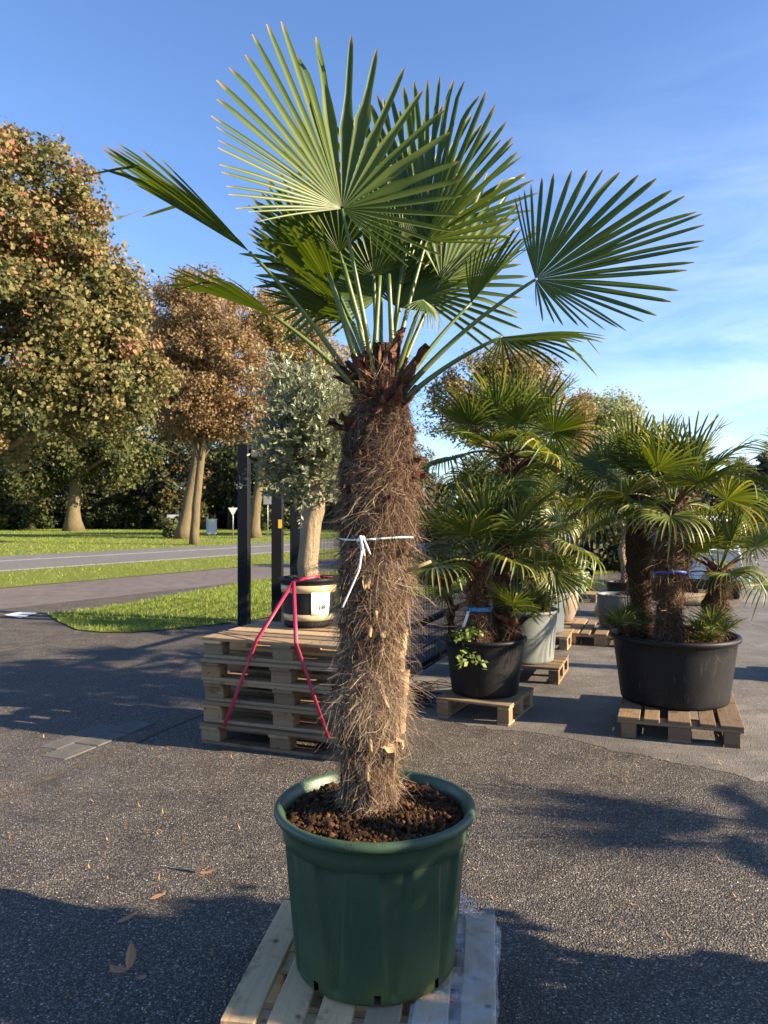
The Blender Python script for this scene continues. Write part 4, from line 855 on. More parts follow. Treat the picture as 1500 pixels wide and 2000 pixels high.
def potbody(name,label,loc,r0,r1,h,mat,soil=True,rim=.014,seg=64,soilz=.05,rf=None,group=None,cl=260,seed=1,bulge=0):
    e=empty(name,loc,label,'plant pot',group); pr=[(0,0),(r0-.02,0),(r0,.012)]
    for z in np.linspace(.03,h-rim*3,8): pr.append((r0+(r1-r0)*z/h+bulge*math.sin(math.pi*z/h),z))
    rt=r1; pr+=[(rt+.002,h-rim*2.4),(rt+rim*.9,h-rim*2.0),(rt+rim*1.3,h-rim),(rt+rim*.9,h-rim*.1),(rt,h),(rt-rim*.7,h-.004),(rt-rim,h-.03),(rt-rim-.01,h-soilz-.03),(.02,h-soilz-.04)]
    V,Q=lathe(pr,seg,rf); mb=MB(); mb.add(V,Q); link('pot_body',mb.mesh('pot_body',mat),e)
    if soil:
        rs=np.random.RandomState(seed); ns=28; sv=[]; 
        for i in range(8):
            r=(rt-rim)*i/7
            for j in range(ns): sv.append((r*math.cos(j*6.2832/ns),r*math.sin(j*6.2832/ns),h-soilz+.008*rs.normal()*(i<7)))
        mb=MB(); mb.add(sv,[(i*ns+j,i*ns+(j+1)%ns,(i+1)*ns+(j+1)%ns,(i+1)*ns+j) for i in range(7) for j in range(ns)]); so=link('soil',mb.mesh('soil',M['soil']),e)
        if cl:
            cb=MB(); clods(cb,cl,(rt-rim)*.97,h-soilz,.0,rs,.006,.02); link('soil_clods',cb.mesh('soil_clods',M['clod'],False),so)['kind']='stuff'
    return e
STOP=.72
OC=P(603,1200,5.62)[:2]
op=potbody('plant_pot','black pot wrapped in brown packing tape with a white paper label, on the pallet stack',(OC[0],OC[1],STOP),.178,.205,.36,M['blackpot'],soilz=.035,rim=.012,seed=5)
def band(parent,z0,z1,r0,r1,mat,a0=0,a1=6.2832,n=48,name='tape'):
    a=np.linspace(a0,a1,n); V=[]; 
    for z,r in ((z0,r0),(z1,r1)):
        for q_ in a: V.append((r*math.cos(q_),r*math.sin(q_),z))
    for z,r in ((z0,r0-.0012),(z1,r1-.0012)):
        for q_ in a: V.append((r*math.cos(q_),r*math.sin(q_),z))
    Q=[(i,i+1,n+i+1,n+i) for i in range(n-1)]+[(2*n+i,3*n+i,3*n+i+1,2*n+i+1) for i in range(n-1)]+[(i,2*n+i,2*n+i+1,i+1) for i in range(n-1)]+[(n+i,n+i+1,3*n+i+1,3*n+i) for i in range(n-1)]
    mb=MB(); mb.add(V,Q); return link(name,mb.mesh(name,mat),parent)
pr_=lambda z:.178+.027*z/.36
band(op,.255,.31,pr_(.255)+.004,pr_(.31)+.005,M['packtape']); band(op,.055,.10,pr_(.055)+.004,pr_(.10)+.004,M['packtape'])
lb=band(op,.095,.262,pr_(.095)+.0065,pr_(.262)+.0065,M['paper'],-1.38,-.62,14,'paper_label')
# unreadable printed lines on the paper
ik=MB()
rs_=random.Random(2)
for i in range(46):
    a=-1.2+rs_.uniform(0,.52); z=rs_.uniform(.14,.255); r=pr_(z)+.0072; d=rs_.uniform(.006,.028); tall=rs_.random()<.4
    for q_ in (0,): 
        A=a-(0.006 if tall else d/r/2); B=a+(0.006 if tall else d/r/2); z0,z1=(z-d/2,z+d/2) if tall else (z-.0016,z+.0016)
        ik.add([(r*math.cos(A),r*math.sin(A),z0),(r*math.cos(B),r*math.sin(B),z0),((r+.0002)*math.cos(B),(r+.0002)*math.sin(B),z1),((r+.0002)*math.cos(A),(r+.0002)*math.sin(A),z1)],[(0,1,2,3)])
link('print',ik.mesh('print',M['ink'],False),lb)
text('18',.055,M['ink'],lb,frame(((pr_(.16)+.009)*math.cos(-.98),(pr_(.16)+.009)*math.sin(-.98),.155),(0,0,1),(math.cos(-.98),math.sin(-.98),0)),'number')
# hoop handle and white cord on the pot's left
# olive tree
def olive(name,label,base,trunkpath,tr_,cen,rad,ntw,seed,leafL=.055,bark='barkpale',sc=1.0,group=None,per=30):
    rs=np.random.RandomState(seed); base=np.asarray(base,float); root=empty(name,base,label,'olive tree',group)
    tb=MB(); tp=np.asarray(trunkpath,float); tt=np.linspace(0,len(tp)-1,12); tp2=np.stack([np.interp(tt,range(len(tp)),tp[:,i]) for i in range(3)],-1); tp2+=rs.normal(size=tp2.shape)*.006*np.array([1,1,0]); tb.add(*trunkcore(tp2,np.interp(tt,range(len(tp)),tr_),14,seed,.003))
    d=rs.normal(size=(ntw,3)); d/=np.linalg.norm(d,axis=1)[:,None]; root_=np.asarray(cen)+d*np.asarray(rad)*rs.uniform(.15,.86,(ntw,1))
    for i in range(26):
        a=tp2[rs.randint(8,12)]; b=root_[rs.randint(ntw)]; tb.add(*tube(bez(a,(a+b)/2+rs.normal(size=3)*.04,b,6),np.linspace(.014,.003,6),5))
    cb=MB(); 
    for i in range(ntw):
        dr=nrm(d[i]*np.array([1,1,.6])+np.array([0,0,.75])+.35*rs.normal(size=3)); L=rs.uniform(.14,.30)*sc; a=root_[i]; bend=rs.normal(size=3)*.05-np.array([0,0,.03]); pts=bez(a,a+dr*L*.5,a+dr*L+bend,7)
        tb.add(*tube(pts,np.linspace(.0022,.0010,7),4,False)); n=per; t=rs.uniform(.05,1,n); c=np.stack([np.interp(t,np.linspace(0,1,7),pts[:,k_]) for k_ in range(3)],-1)
        ax=nrm(np.cross(dr,rs.normal(size=3))); ay=np.cross(dr,ax); ph=rs.uniform(0,6.28,n); ld=(np.cos(ph)[:,None]*ax+np.sin(ph)[:,None]*ay)*.75+dr*.75; ld/=np.linalg.norm(ld,axis=1)[:,None]
        nn=np.cross(ld,rs.normal(size=(n,3))); nn/=np.linalg.norm(nn,axis=1)[:,None]; wv=np.cross(ld,nn); ll=leafL*rs.uniform(.6,1.15,n)[:,None]*(1-.4*t[:,None]); wd_=ll*.17
        V=np.stack([c,c+ld*ll*.45+wv*wd_,c+ld*ll,c+ld*ll*.45-wv*wd_],1); j=np.arange(n)*4
        cb.add(V.reshape(-1,3),np.stack([j,j+1,j+2,j+3],-1),tint=np.repeat(np.clip(rs.normal(.5,.25,n),0,1),4))
    link('trunk',tb.mesh('trunk',M[bark],True,base),root); link('crown',cb.mesh('crown',M['olive'],False,base),root); return root
ob=np.array([OC[0],OC[1],STOP+.32]); YO=5.62
olive('olive_tree','grey green olive with a thick pale trunk in the pot on the pallet stack',ob,[ob,P(600,1100,YO),P(607,1030,YO),P(618,985,YO),P(605,930,YO),P(600,850,YO)],[.082,.074,.078,.075,.045,.02],P(606,855,YO),np.array([.38,.36,.60]),720,7,.062)
# red strap over the pot
def face(px,py,off=.0):   # point on the stack's front face under a photo pixel
    d=np.array([(px-750)/FPX,1.0,-(py-1000)/FPX]); nn=np.array([-sdy[0],-sdy[1]]); p0=SX-sdy*(.012+off); t=(p0@nn)/(d[:2]@nn); return np.array([0,0,CAMH])+d*t
st=MB(); knot=np.array([OC[0]-.085,OC[1]-.225,STOP+.345]); TOPZ=STOP+.003
for (e1,e2) in (((501,1253),(437,1420)),((578,1262),(644,1450))):
    a=face(*e1,.002); a[2]=TOPZ+.001; b=face(*e2,.002); c1=(knot+a)/2; 
    sd_=nrm(np.cross(nrm(a-knot),[0,-.75,.66])); ribbon(st,[knot,c1,a],.026,sd_); ribbon(st,[a+[0,0,.002],a*.995+b*.005,b*.5+a*.5,b],.026,np.array([sdx[0],sdx[1],0]))
k2=np.array([OC[0]+.06,OC[1]-.19,STOP+.375]); ribbon(st,[knot,(knot+k2)/2+[0,-.004,.004],k2,k2+[.03,.10,.0]],.026,nrm([.1,.5,.85])); k3=np.array([OC[0]+.235,OC[1]-.02,STOP+.25])
ribbon(st,[k2+[.03,.1,0],np.array([OC[0]+.225,OC[1]+.05,STOP+.35]),np.array([OC[0]+.30,OC[1]-.06,STOP+.12])],.026,nrm([0,1,.1]))
o=link('strap',st.mesh('strap',M['strap'],True,knot),None,knot); tag(o,'red webbing strap drawn over the taped pot and down the front of the pallet stack','strap')

# ------------------------------------------------------------------ gate posts and fence
def post(name,label,px,pyb,wd_,top,Y=None,cat='post',group=None,cap=True):
    b=G(px,pyb) if Y is None else np.array([(px-750)/FPX*Y,Y,0]); e=empty(name,b,label,cat,group,YAW*.3)
    link('shaft',boxmesh(wd_,wd_,top,M['blackmetal'],.006),e,(0,0,top/2)); link('foot_plate',boxmesh(wd_*1.6,wd_*1.6,.012,M['blackmetal'],.002),e,(0,0,.006)); return e,b
pe,pb_=post('gate_post','tall black square gate post carrying the guide beam, at the edge of the lawn',477,1226,.145,2.47)
bb=P(542,1000,10.65); be=np.array([bb[0],10.65,0])
bl=np.linalg.norm(be[:2]-pb_[:2]); ang=math.atan2(be[1]-pb_[1],be[0]-pb_[0])-YAW*.3
bm_=MB(); L_=bl+.12; pr2=[(.0,0),(L_-.09,0),(L_,.10),(L_,.16),(0,.16)]; V=[(x,-.06,z) for x,z in pr2]+[(x,.06,z) for x,z in pr2]
bm2=bmesh.new(); vv=[bm2.verts.new(v) for v in V]; bm2.faces.new(vv[:5]); bm2.faces.new(vv[5:][::-1])
for i in range(5): bm2.faces.new((vv[i],vv[i+5],vv[(i+1)%5+5],vv[(i+1)%5]))
bmesh.ops.recalc_face_normals(bm2,faces=bm2.faces[:]); mB=bpy.data.meshes.new('guide_beam'); bm2.to_mesh(mB); bm2.free(); mB.materials.append(M['blackmetal'])
link('guide_beam',mB,pe,(.06,0,2.30),(0,0,ang)); link('bracket',boxmesh(.05,.17,.06,M['blackmetal'],.004),pe,(-.06,0,2.02))
p2=empty('gate_post',be,'black gate post with a small yellow sticker, under the beam end','post',None,0); link('shaft',boxmesh(.15,.15,2.30,M['blackmetal'],.006),p2,(0,0,1.15)); link('foot_plate',boxmesh(.24,.24,.012,M['blackmetal'],.002),p2,(0,0,.006))
link('warning_sticker',boxmesh(.05,.003,.12,M['yellow'],.0005),p2,(.045,-.0765,1.56-23*10.65/FPX))
p3=empty('gate_post',np.array([(580-750)/FPX*10.3,10.3,0]),'broad black post standing just behind the olive trunk','post'); link('shaft',boxmesh(.17,.17,1.68,M['blackmetal'],.006),p3,(0,0,.84)); link('post_cap',boxmesh(.19,.19,.02,M['blackmetal'],.004),p3,(0,0,1.69)); link('foot_plate',boxmesh(.26,.26,.012,M['blackmetal'],.002),p3,(0,0,.006))
def fence(name,label,A,B,h,group=None,rails=(),wire=.05,postw=.06,bars=7,hpost=None):
    A=np.asarray(A,float); B=np.asarray(B,float); L=np.linalg.norm(B-A); e=empty(name,(A[0],A[1],0),label,'fence',group,math.atan2(B[1]-A[1],B[0]-A[0]))
    for x in (0,L): link('post',boxmesh(postw,postw,(hpost or h)+.06,M['blackmetal'],.003),e,(x,0,((hpost or h)+.06)/2))
    mb=MB(); n=int((L-postw)/wire)
    for i in range(n): boxarr(mb,(postw*.5+wire*(i+.7),0,h/2+.03),(.0055,.0055,h-.04))
    for j in range(bars):
        z=.06+(h-.10)*j/(bars-1)
        for y in (-.006,.006): boxarr(mb,(L/2,y,z),(L-postw,.006,.008))
    link('wire_mesh',mb.mesh('wire_mesh',M['blackmetal'],False),e)
    for z in rails: link('rail',boxmesh(L-postw,.05,.05,M['blackmetal'],.003),e,(L/2,.03,z))
    return e
FA=np.array([.12,6.55]); FB=np.array([1.0,8.85]); FC=np.array([1.95,11.1]); FD=np.array([2.95,13.2]); FE=np.array([3.95,14.9])
fence('mesh_gate','near black wire mesh gate leaf with square rails, right behind the shaggy trunk',FA,FB,1.36,None,(.10,.50,1.33))
for a,b in ((FB,FC),(FC,FD),(FD,FE)): fence('mesh_fence','black wire mesh fence panel running behind the potted palms',a+np.array([.03,.06]),b,1.36,'mesh fence panels behind the palms')
fence('mesh_fence','black wire mesh panel between the broad post and the shaggy trunk',(-1.0,10.6),(-.35,12.4),1.45)
p4=empty('gate_post',np.array([4.03,14.95,0]),'black post at the far end of the mesh fence','post'); link('shaft',boxmesh(.16,.16,2.0,M['blackmetal'],.006),p4,(0,0,1.0)); link('foot_plate',boxmesh(.24,.24,.012,M['blackmetal'],.002),p4,(0,0,.006))
# dark wheelie bin beyond the fence
wb=empty('wheelie_bin',(1.12,16.0,0),'dark grey wheelie bin beyond the wire fence','bin',None,.1)
bm=bmesh.new(); bmesh.ops.create_cube(bm,size=1); 
for v in bm.verts: f=1 if v.co.z>0 else .78; v.co=Vector((v.co.x*.58*f,v.co.y*.70*f,v.co.z*.95+.52))
bmesh.ops.bevel(bm,geom=bm.edges[:],offset=.03,segments=2,affect='EDGES'); me=bpy.data.meshes.new('bin_body'); bm.to_mesh(me); bm.free(); me.materials.append(M['blackpot']); link('bin_body',me,wb)
link('lid',boxmesh(.62,.76,.06,M['blackpot'],.02,2),wb,(0,0,1.02)); link('handle',boxmesh(.4,.03,.03,M['blackpot'],.008),wb,(0,.40,.97))
for s_ in (-1,1):
    mb=MB(); mb.add(*tube([(s_*.24,.28,.1),(s_*.30,.28,.1)],.1,16)); link('wheel',mb.mesh('wheel',M['rubber']),wb)

# ------------------------------------------------------------------ rows of potted palms
BP=np.array([.79,5.94]); PZ=.15
small_pallet((.80,5.93,0),YAW-R_(6),.58,.66,'small low wooden pallet under the black pot of two palms','woodold',5,PZ,None,31,True,.12)
potbody('plant_pot','black round pot holding two fan palms beside the wire gate',(BP[0],BP[1],PZ),.255,.312,.44,M['blackpot'],soilz=.05,seed=6)
SZ=PZ+.39
palm('potted_palm','tallest potted palm rising from the black pot, crown above its neighbours',(.93,6.03,SZ),(1.03,6.25,2.06),.085,22,61,1.12,hair=2600,el0=84,el1=-25)
palm('potted_palm','lower fan palm in front of the tallest one, blue tape round its trunk',(.72,5.84,SZ),(.74,5.84,1.20),.085,18,62,1.05,hair=2000,el0=80,el1=5)
palm('potted_palm','thin stemmed young palm at the fence side of the black pot',(.525,5.93,SZ),(.50,5.92,1.08),.017,8,63,.62,('k','k'),hair=120,el0=75,el1=-20)
palm('potted_palm','small young palm at the aisle side of the black pot',(.985,5.83,SZ),(1.0,5.80,SZ+.18),.03,6,64,.75,('k','m'),hair=200,el0=82,el1=40)
bt=MB(); zt=CAMH-188*5.84/FPX; a=np.linspace(0,2*np.pi,30); ribbon(bt,np.stack([.733+.098*np.cos(a),5.84+.098*np.sin(a),zt+0*a],-1),.032,(0,0,1))
o=link('tape_band',bt.mesh('tape_band',M['bluetape'],True,(.733,5.84,zt)),None,(.733,5.84,zt)); tag(o,'bright blue tape wrapped round a trunk in the black pot','tape')
tgm=MB(); ribbon(tgm,[(.64,5.745,zt-.01),(.628,5.735,zt-.05),(.60,5.735,zt-.13)],.028,nrm([.9,.2,.3])); o=link('plant_tag',tgm.mesh('plant_tag',M['whiteplastic'],True,(.64,5.745,zt)),None,(.64,5.745,zt)); tag(o,'white plastic tag hanging below the blue tape','plant tag')
# weed trailing over the rim
def weed(name,label,c,n,spread,h,size,seed,mat='lime',trail=0):
    rs=np.random.RandomState(seed); e=empty(name,c,label,'plant'); sb=MB(); lb_=MB()
    for i in range(n):
        a=rs.uniform(0,6.28); t=np.array([math.cos(a)*spread*rs.uniform(.3,1),math.sin(a)*spread*.6*rs.uniform(.3,1),h*rs.uniform(.4,1)])
        if trail and i<2: t=np.array([spread*(.9 if i else -.3),-.16,-trail])
        pts=bez((0,0,-.02),t*np.array([.5,.5,.9])+[0,0,.03],t,6); sb.add(*tube(pts,np.linspace(.0035,.0015,6),5)); 
        cen=np.concatenate([pts[2:]]*5)+rs.normal(size=(20,3))*size*.45; leafcloud(lb_,cen,np.tile(np.array([[.2,-.3,.8]]),(20,1)),size,rs,rs.uniform(0,1,20))
    link('stem',sb.mesh('stem',M['petiole']),e); link('foliage',lb_.mesh('foliage',M[mat],False),e); return e
weed('weed','green leafy weed trailing over the rim of the black pot',(.60,5.70,SZ+.02),9,.13,.12,.045,71,'lime',.12)
GP=np.array([1.33,7.25])
small_pallet((1.36,7.30,0),YAW,.74,.74,'dark pallet under the grey green pot','wooddark',5,PZ,None,32,True,.3)
potbody('plant_pot','grey green round pot behind the black one, holding a fan palm',(GP[0],GP[1],PZ),.285,.325,.49,M['greypot'],soilz=.05,seed=7)
palm('potted_palm','fan palm with drooping pale leaves in the grey green pot',(1.30,7.25,PZ+.43),(1.34,7.22,1.36),.08,18,65,1.05,('y','m','o'),hair=1500,el0=80,el1=-40)
palm('potted_palm','small palm shoot by the rim of the grey green pot',(1.50,7.10,PZ+.43),(1.52,7.08,PZ+.55),.02,5,66,.8,('s',),hair=60,el0=85,el1=30)
TPt=np.array([1.83,8.95])
small_pallet((1.85,9.0,0),YAW,.74,.74,'worn pallet under the blue grey pot','woodold',5,PZ,None,33,True,.3)
potbody('plant_pot','blue grey round pot, third in the left row, holding a palm',(TPt[0],TPt[1],PZ),.28,.32,.47,M['bluegrey'],soilz=.05,seed=8)
palm('potted_palm','dark crowned palm in the blue grey pot',(1.80,8.98,PZ+.42),(1.92,9.0,1.82),.085,19,67,1.2,hair=1300,el0=80,el1=-30)
small_pallet((2.32,9.95,0),YAW,.6,.6,'small pallet under the taupe jar','woodold',5,.14,None,34,True,.3)
potbody('plant_pot','rounded taupe glazed jar on a small pallet beside the aisle',(2.30,9.9,.14),.15,.205,.46,M['taupe'],rim=.010,soilz=.06,seed=9,bulge=.055,cl=60)
palm('potted_palm','young palm in the taupe jar',(2.30,9.92,.5),(2.28,9.95,.75),.03,9,68,.9,('k','m'),hair=200,el0=80,el1=0)
small_pallet((3.42,13.4,0),YAW,.7,.6,'pallet under the pale green ribbed planter','woodold',5,.14,None,35,True,.3)
rib=lambda a,z,r:.012*np.sign(np.sin(a*14))*(z>.02)*(z<.36)
potbody('plant_pot','pale green ribbed planter full of bright foliage at the end of the aisle',(3.36,13.3,.14),.16,.215,.38,M['limepot'],rf=rib,seg=112,soilz=.03,seed=10,cl=0)
weed('bedding_plant','bright lime green plants filling the ribbed planter',(3.36,13.3,.50),26,.24,.22,.07,72)
weed('bedding_plant','lime green plant beside the ribbed planter',(3.02,13.05,.02),16,.18,.32,.07,73)
# right hand tub
TB=np.array([2.20,5.75])
euro_pallet((2.205,5.68,0),YAW+math.pi/2,'broken weathered pallet with gaps under the wide black tub','wooddark',None,36)
potbody('plant_pot','wide black tub with three palms, on the broken pallet beside the aisle',(TB[0],TB[1],.144),.385,.45,.50,M['blackpot'],soilz=.045,rim=.018,seg=80,seed=11,cl=700)
ZT=.144+.45
palm('tub_palm','thick palm at the front of the wide black tub, navy tape round its trunk',(2.11,5.62,ZT),(2.13,5.60,1.62),.112,17,21,.97,hair=4200,el0=82,el1=0)
palm('tub_palm','second thick palm behind the taped one in the wide black tub',(2.02,5.95,ZT),(2.0,5.98,1.72),.10,15,22,.97,hair=2600,el0=80,el1=-15)
palm('tub_palm','short palm leaning at the outer side of the wide black tub',(2.46,5.68,ZT),(2.50,5.66,1.14),.075,12,23,.76,hair=1800,el0=80,el1=0)
for i,(x,y,lb_) in enumerate([(1.83,5.72,'palm seedling at the aisle side of the wide black tub'),(2.32,5.42,'palm seedling in front of the short palm in the wide black tub')]):
    palm('palm_seedling',lb_,(x,y,ZT),(x+.01,y,ZT+.05),.012,5 if i==0 else 8,24+i,.62,('k',),hair=40,el0=82,el1=35)
nt_=MB(); zt=CAMH-116*5.6/FPX; a=np.linspace(0,2*np.pi,30); ribbon(nt_,np.stack([2.12+.124*np.cos(a),5.61+.124*np.sin(a),zt+.006*np.sin(3*a)],-1),.022,(0,0,1)); o=link('tape_band',nt_.mesh('tape_band',M['navytape'],True,(2.12,5.61,zt)),None,(2.12,5.61,zt)); tag(o,'navy blue tape wrapped round a thick trunk in the wide tub','tape')
# further back on the right
euro_pallet((2.72,9.35,0),YAW+math.pi/2,'worn pallet with the round grey planter, behind the wide tub','woodold',None,37)
potbody('plant_pot','round dark grey planter on the worn pallet behind the wide tub',(2.86,9.25,.144),.20,.245,.42,M['bluegrey'],rim=.010,soilz=.05,seed=12,bulge=.03)
small_pallet((3.62,11.45,0),YAW,.8,.7,'pallet under the small olive at the far end of the aisle','woodold',5,.14,None,38)
potbody('plant_pot','black pot of the small olive at the far end of the aisle',(3.60,11.4,.14),.20,.25,.38,M['blackpot'],soilz=.04,seed=13)
ob2=np.array([3.60,11.4,.48]); olive('olive_tree','small olive with a bare pale stem at the far end of the aisle',ob2,[ob2,ob2+[.02,0,.25],ob2+[-.02,0,.5],ob2+[.03,0,.7],ob2+[.02,0,.9]],[.05,.045,.05,.04,.02],ob2+[.02,0,1.0],np.array([.42,.42,.40]),130,17,.06,sc=1.2)
# palm whose fronds reach in from the right
small_pallet((4.25,7.1,0),YAW,.74,.74,'pallet under the palm pot beyond the wide tub','woodold',5,.15,None,39)
potbody('plant_pot','black pot of the palm beyond the wide tub',(4.25,7.1,.15),.28,.33,.46,M['blackpot'],seed=14)
palm('potted_palm','grey green palm reaching in beyond the wide tub',(4.25,7.1,.55),(4.12,7.1,1.72),.09,18,69,1.35,hair=1400,el0=78,el1=-25)
# ------------------------------------------------------------------ parked car
def car():
    c=np.array([(1343-750)/FPX*13.2,13.2]); e=empty('parked_car',(c[0],c[1],0),'white hatchback parked with its rear towards the aisle','car',None,R_(-22))
    W=.88
    def loft(secs,mat,name,parent=e,smooth=True):      # secs: (y, [(x,z)...]) half profile mirrored
        V=[];n=None
        for y,pts in secs:
            full=[(x,z) for x,z in pts]+[(-x,z) for x,z in pts[::-1]]; n=len(full); V+=[(x,y,z) for x,z in full]
        Q=[(i*n+j,i*n+(j+1)%n,(i+1)*n+(j+1)%n,(i+1)*n+j) for i in range(len(secs)-1) for j in range(n)]
        bm=bmesh.new(); vs=[bm.verts.new(v) for v in V]
        for q in Q: bm.faces.new([vs[i] for i in q])
        bm.faces.new(vs[:n][::-1]); bm.faces.new(vs[-n:]); bmesh.ops.recalc_face_normals(bm,faces=bm.faces[:])
        bmesh.ops.bevel(bm,geom=[d for d in bm.edges if d.calc_face_angle(0)>.6],offset=.025,segments=2,affect='EDGES')
        me=bpy.data.meshes.new(name); bm.to_mesh(me); bm.free(); me.materials.append(mat)
        for p in me.polygons: p.use_smooth=smooth
        return link(name,me,parent)
    low=[(.70,.34),(.84,.36),(.87,.60),(.86,.84),(.80,.92)]
    sc=lambda f,dz=0:[(x*f,z+dz) for x,z in low]
    loft([(.04,sc(.97)),(.0,sc(1.0)),(.5,sc(1.0,.0)),(3.0,sc(1.0,.0)),(3.7,sc(.95,-.05)),(4.0,sc(.82,-.10))],M['carwhite'],'body')
    gl=[(.79,.90),(.72,1.18),(.62,1.38),(.40,1.44)]
    loft([(.10,[(.78,.90),(.70,1.10),(.62,1.20),(.40,1.24)]),(.35,gl),(1.6,[(x,z+.03*(z>1.3)) for x,z in gl]),(2.3,[(.78,.90),(.66,1.12),(.56,1.26),(.36,1.30)]),(2.9,[(.74,.89),(.62,.92),(.5,.93),(.3,.94)])],M['glass'],'cabin_glass')
    loft([(.34,[(.64,1.395),(.62,1.43),(.40,1.46)]),(1.6,[(.64,1.42),(.62,1.455),(.40,1.49)]),(2.1,[(.60,1.33),(.58,1.36),(.38,1.38)])],M['carwhite'],'roof')
    for s_ in (-1,1):
        mb=MB(); mb.add(*tube([(s_*.80,.06,.90),(s_*.70,.22,1.18),(s_*.62,.36,1.42)],[.045,.04,.03],6)); link('pillar',mb.mesh('pillar',M['carwhite']),e)
        link('tail_light',boxmesh(.05,.05,.22,M['redlens'],.012,2),e,(s_*.755,.10,1.02)); link('reflector',boxmesh(.10,.02,.05,M['redlens'],.004),e,(s_*.80,-.055,.30))
        for y in (.75,3.25):
            w_=MB(); t=np.linspace(0,2*np.pi,28,endpoint=False); V,Q=lathe([(.18,-.09),(.28,-.095),(.305,-.07),(.305,.07),(.28,.095),(.18,.09)],32); V=V[:,[2,0,1]]; w_.add(V,Q); wl=link('wheel',w_.mesh('wheel',M['rubber']),e,(s_*.77,y,.305))
            rm=MB(); V,Q=lathe([(.0,.05),(.06,.06),(.15,.045),(.185,.085)],24); V=V[:,[2,0,1]]*np.array([s_,1,1]); rm.add(V,Q); link('rim',rm.mesh('rim',M['galv']),wl)
    link('rear_bumper',boxmesh(1.70,.14,.17,M['blackpot'],.03,2),e,(0,.02,.31)); link('underbody',boxmesh(1.45,3.4,.12,M['blackpot'],.02),e,(0,1.95,.26))
    link('tailgate_crease',boxmesh(1.45,.012,.014,M['carwhite'],.003),e,(0,-.004,.62)); link('tailgate_crease',boxmesh(1.5,.010,.006,M['blackmetal'],.001),e,(0,-.003,.46))
    pl=link('number_plate',boxmesh(.52,.012,.11,M['whitepaint'],.002),e,(.30,-.012,.68)); link('country_band',boxmesh(.045,.014,.11,M['plateblue'],.001),pl,(-.2375,-.001,0)); text('71-',.085,M['ink'],pl,frame((-.12,-.0072,0),(0,0,1),(0,-1,0)),'characters')
    return e
car()
# timber baulk lying behind the wide tub
lg=MB(); V,Q,T=tube([(-.32,0,.11),(-.1,0,.115),(.12,0,.11),(.34,0,.115)],[.105,.11,.105,.10],14); lg.add(V,Q,T); o=link('timber_log',lg.mesh('timber_log',M['barkpale']),None,(5.05,12.6,0),(0,0,-.12)); tag(o,'short weathered log lying on the ground beside the white car','log')
# blue ribbon hanging from a frond
rb=MB(); pts=[P(1465,1105,6.6),P(1467,1118,6.6),P(1463,1132,6.6),P(1466,1146,6.6),P(1471,1154,6.6)]; ribbon(rb,pts,.012,nrm([1,.2,.1])); o=link('hanging_ribbon',rb.mesh('hanging_ribbon',M['cyanrib'],True,pts[0]),None,pts[0]); tag(o,'light blue ribbon hanging in the air from a palm frond by the white car','ribbon')
# ------------------------------------------------------------------ signs across the road
def pole(e,h,r=.03,mat='galv'):
    mb=MB(); mb.add(*tube([(0,0,0),(0,0,h*.5),(0,0,h)],r,10)); link('pole',mb.mesh('pole',M[mat]),e)
def plate(e,name,pts,z,y,mat,th=.012):
    bm=bmesh.new(); a=[bm.verts.new((x,y,z+q)) for x,q in pts]; b=[bm.verts.new((x,y+th,z+q)) for x,q in pts]; bm.faces.new(a); bm.faces.new(b[::-1]); n=len(pts)
    for i in range(n): bm.faces.new((a[i],b[i],b[(i+1)%n],a[(i+1)%n]))
    bmesh.ops.recalc_face_normals(bm,faces=bm.faces[:]); me=bpy.data.meshes.new(name); bm.to_mesh(me); bm.free(); me.materials.append(mat); return link(name,me,e)
tri=lambda s_:[(-s_/2,s_*.58),(s_/2,s_*.58),(0,-s_*.29)]
b=G(455,1049); e=empty('yield_sign',b,'pale downward triangle road sign on a grey pole beside the cabinet','road sign'); hs=CAMH+9/FPX*b[1]; pole(e,hs+.05); plate(e,'sign_plate',tri(.58),hs-.36,-.045,M['whitepaint'])
b=G(8,1028); e=empty('round_sign',b,'round red and white sign on a pole at the edge of the woodland','road sign'); hs=2.9; pole(e,hs); ci=lambda r:[(r*math.cos(t),r*math.sin(t)) for t in np.linspace(0,2*np.pi,28,endpoint=False)]
plate(e,'sign_rim',ci(.42),hs-.42,-.05,M['signred']); plate(e,'sign_face',ci(.31),hs-.42,-.062,M['whitepaint'],.01); plate(e,'supplementary_plate',[(-.3,-.14),(.3,-.14),(.3,.14),(-.3,.14)],hs+.18,-.05,M['whitepaint'])
b=G(523,1049); e=empty('sign_back',b,'grey square sign seen from behind, on a thin pole past the gate','road sign'); pole(e,2.55,.028); plate(e,'sign_plate',[(-.26,-.26),(.26,-.26),(.26,.26),(-.26,.26)],2.3,-.045,M['galv'])
b=G(339,1039); e=empty('lawn_sign',b,'low white board on two legs beneath the trees','sign'); 
for x in (-.3,.3): mb=MB(); mb.add(*tube([(x,0,0),(x,0,1.1)],.025,8)); link('leg',mb.mesh('leg',M['galv']),e)
plate(e,'board',[(-.5,-.2),(.5,-.2),(.5,.2),(-.5,.2)],1.15,-.04,M['cabinet'],.03)
b=G(413,1045); e=empty('utility_cabinet',b,'pale grey utility cabinet on the grass beside the road','cabinet',None,R_(28)); link('housing',boxmesh(.62,.42,.98,M['cabinet'],.015),e,(0,0,.55)); link('plinth',boxmesh(.58,.38,.08,M['slab'],.006),e,(0,0,.04)); link('roof',boxmesh(.68,.48,.05,M['cabinet'],.012),e,(0,0,1.06)); link('door',boxmesh(.54,.012,.84,M['cabinet'],.004),e,(0,-.214,.55))
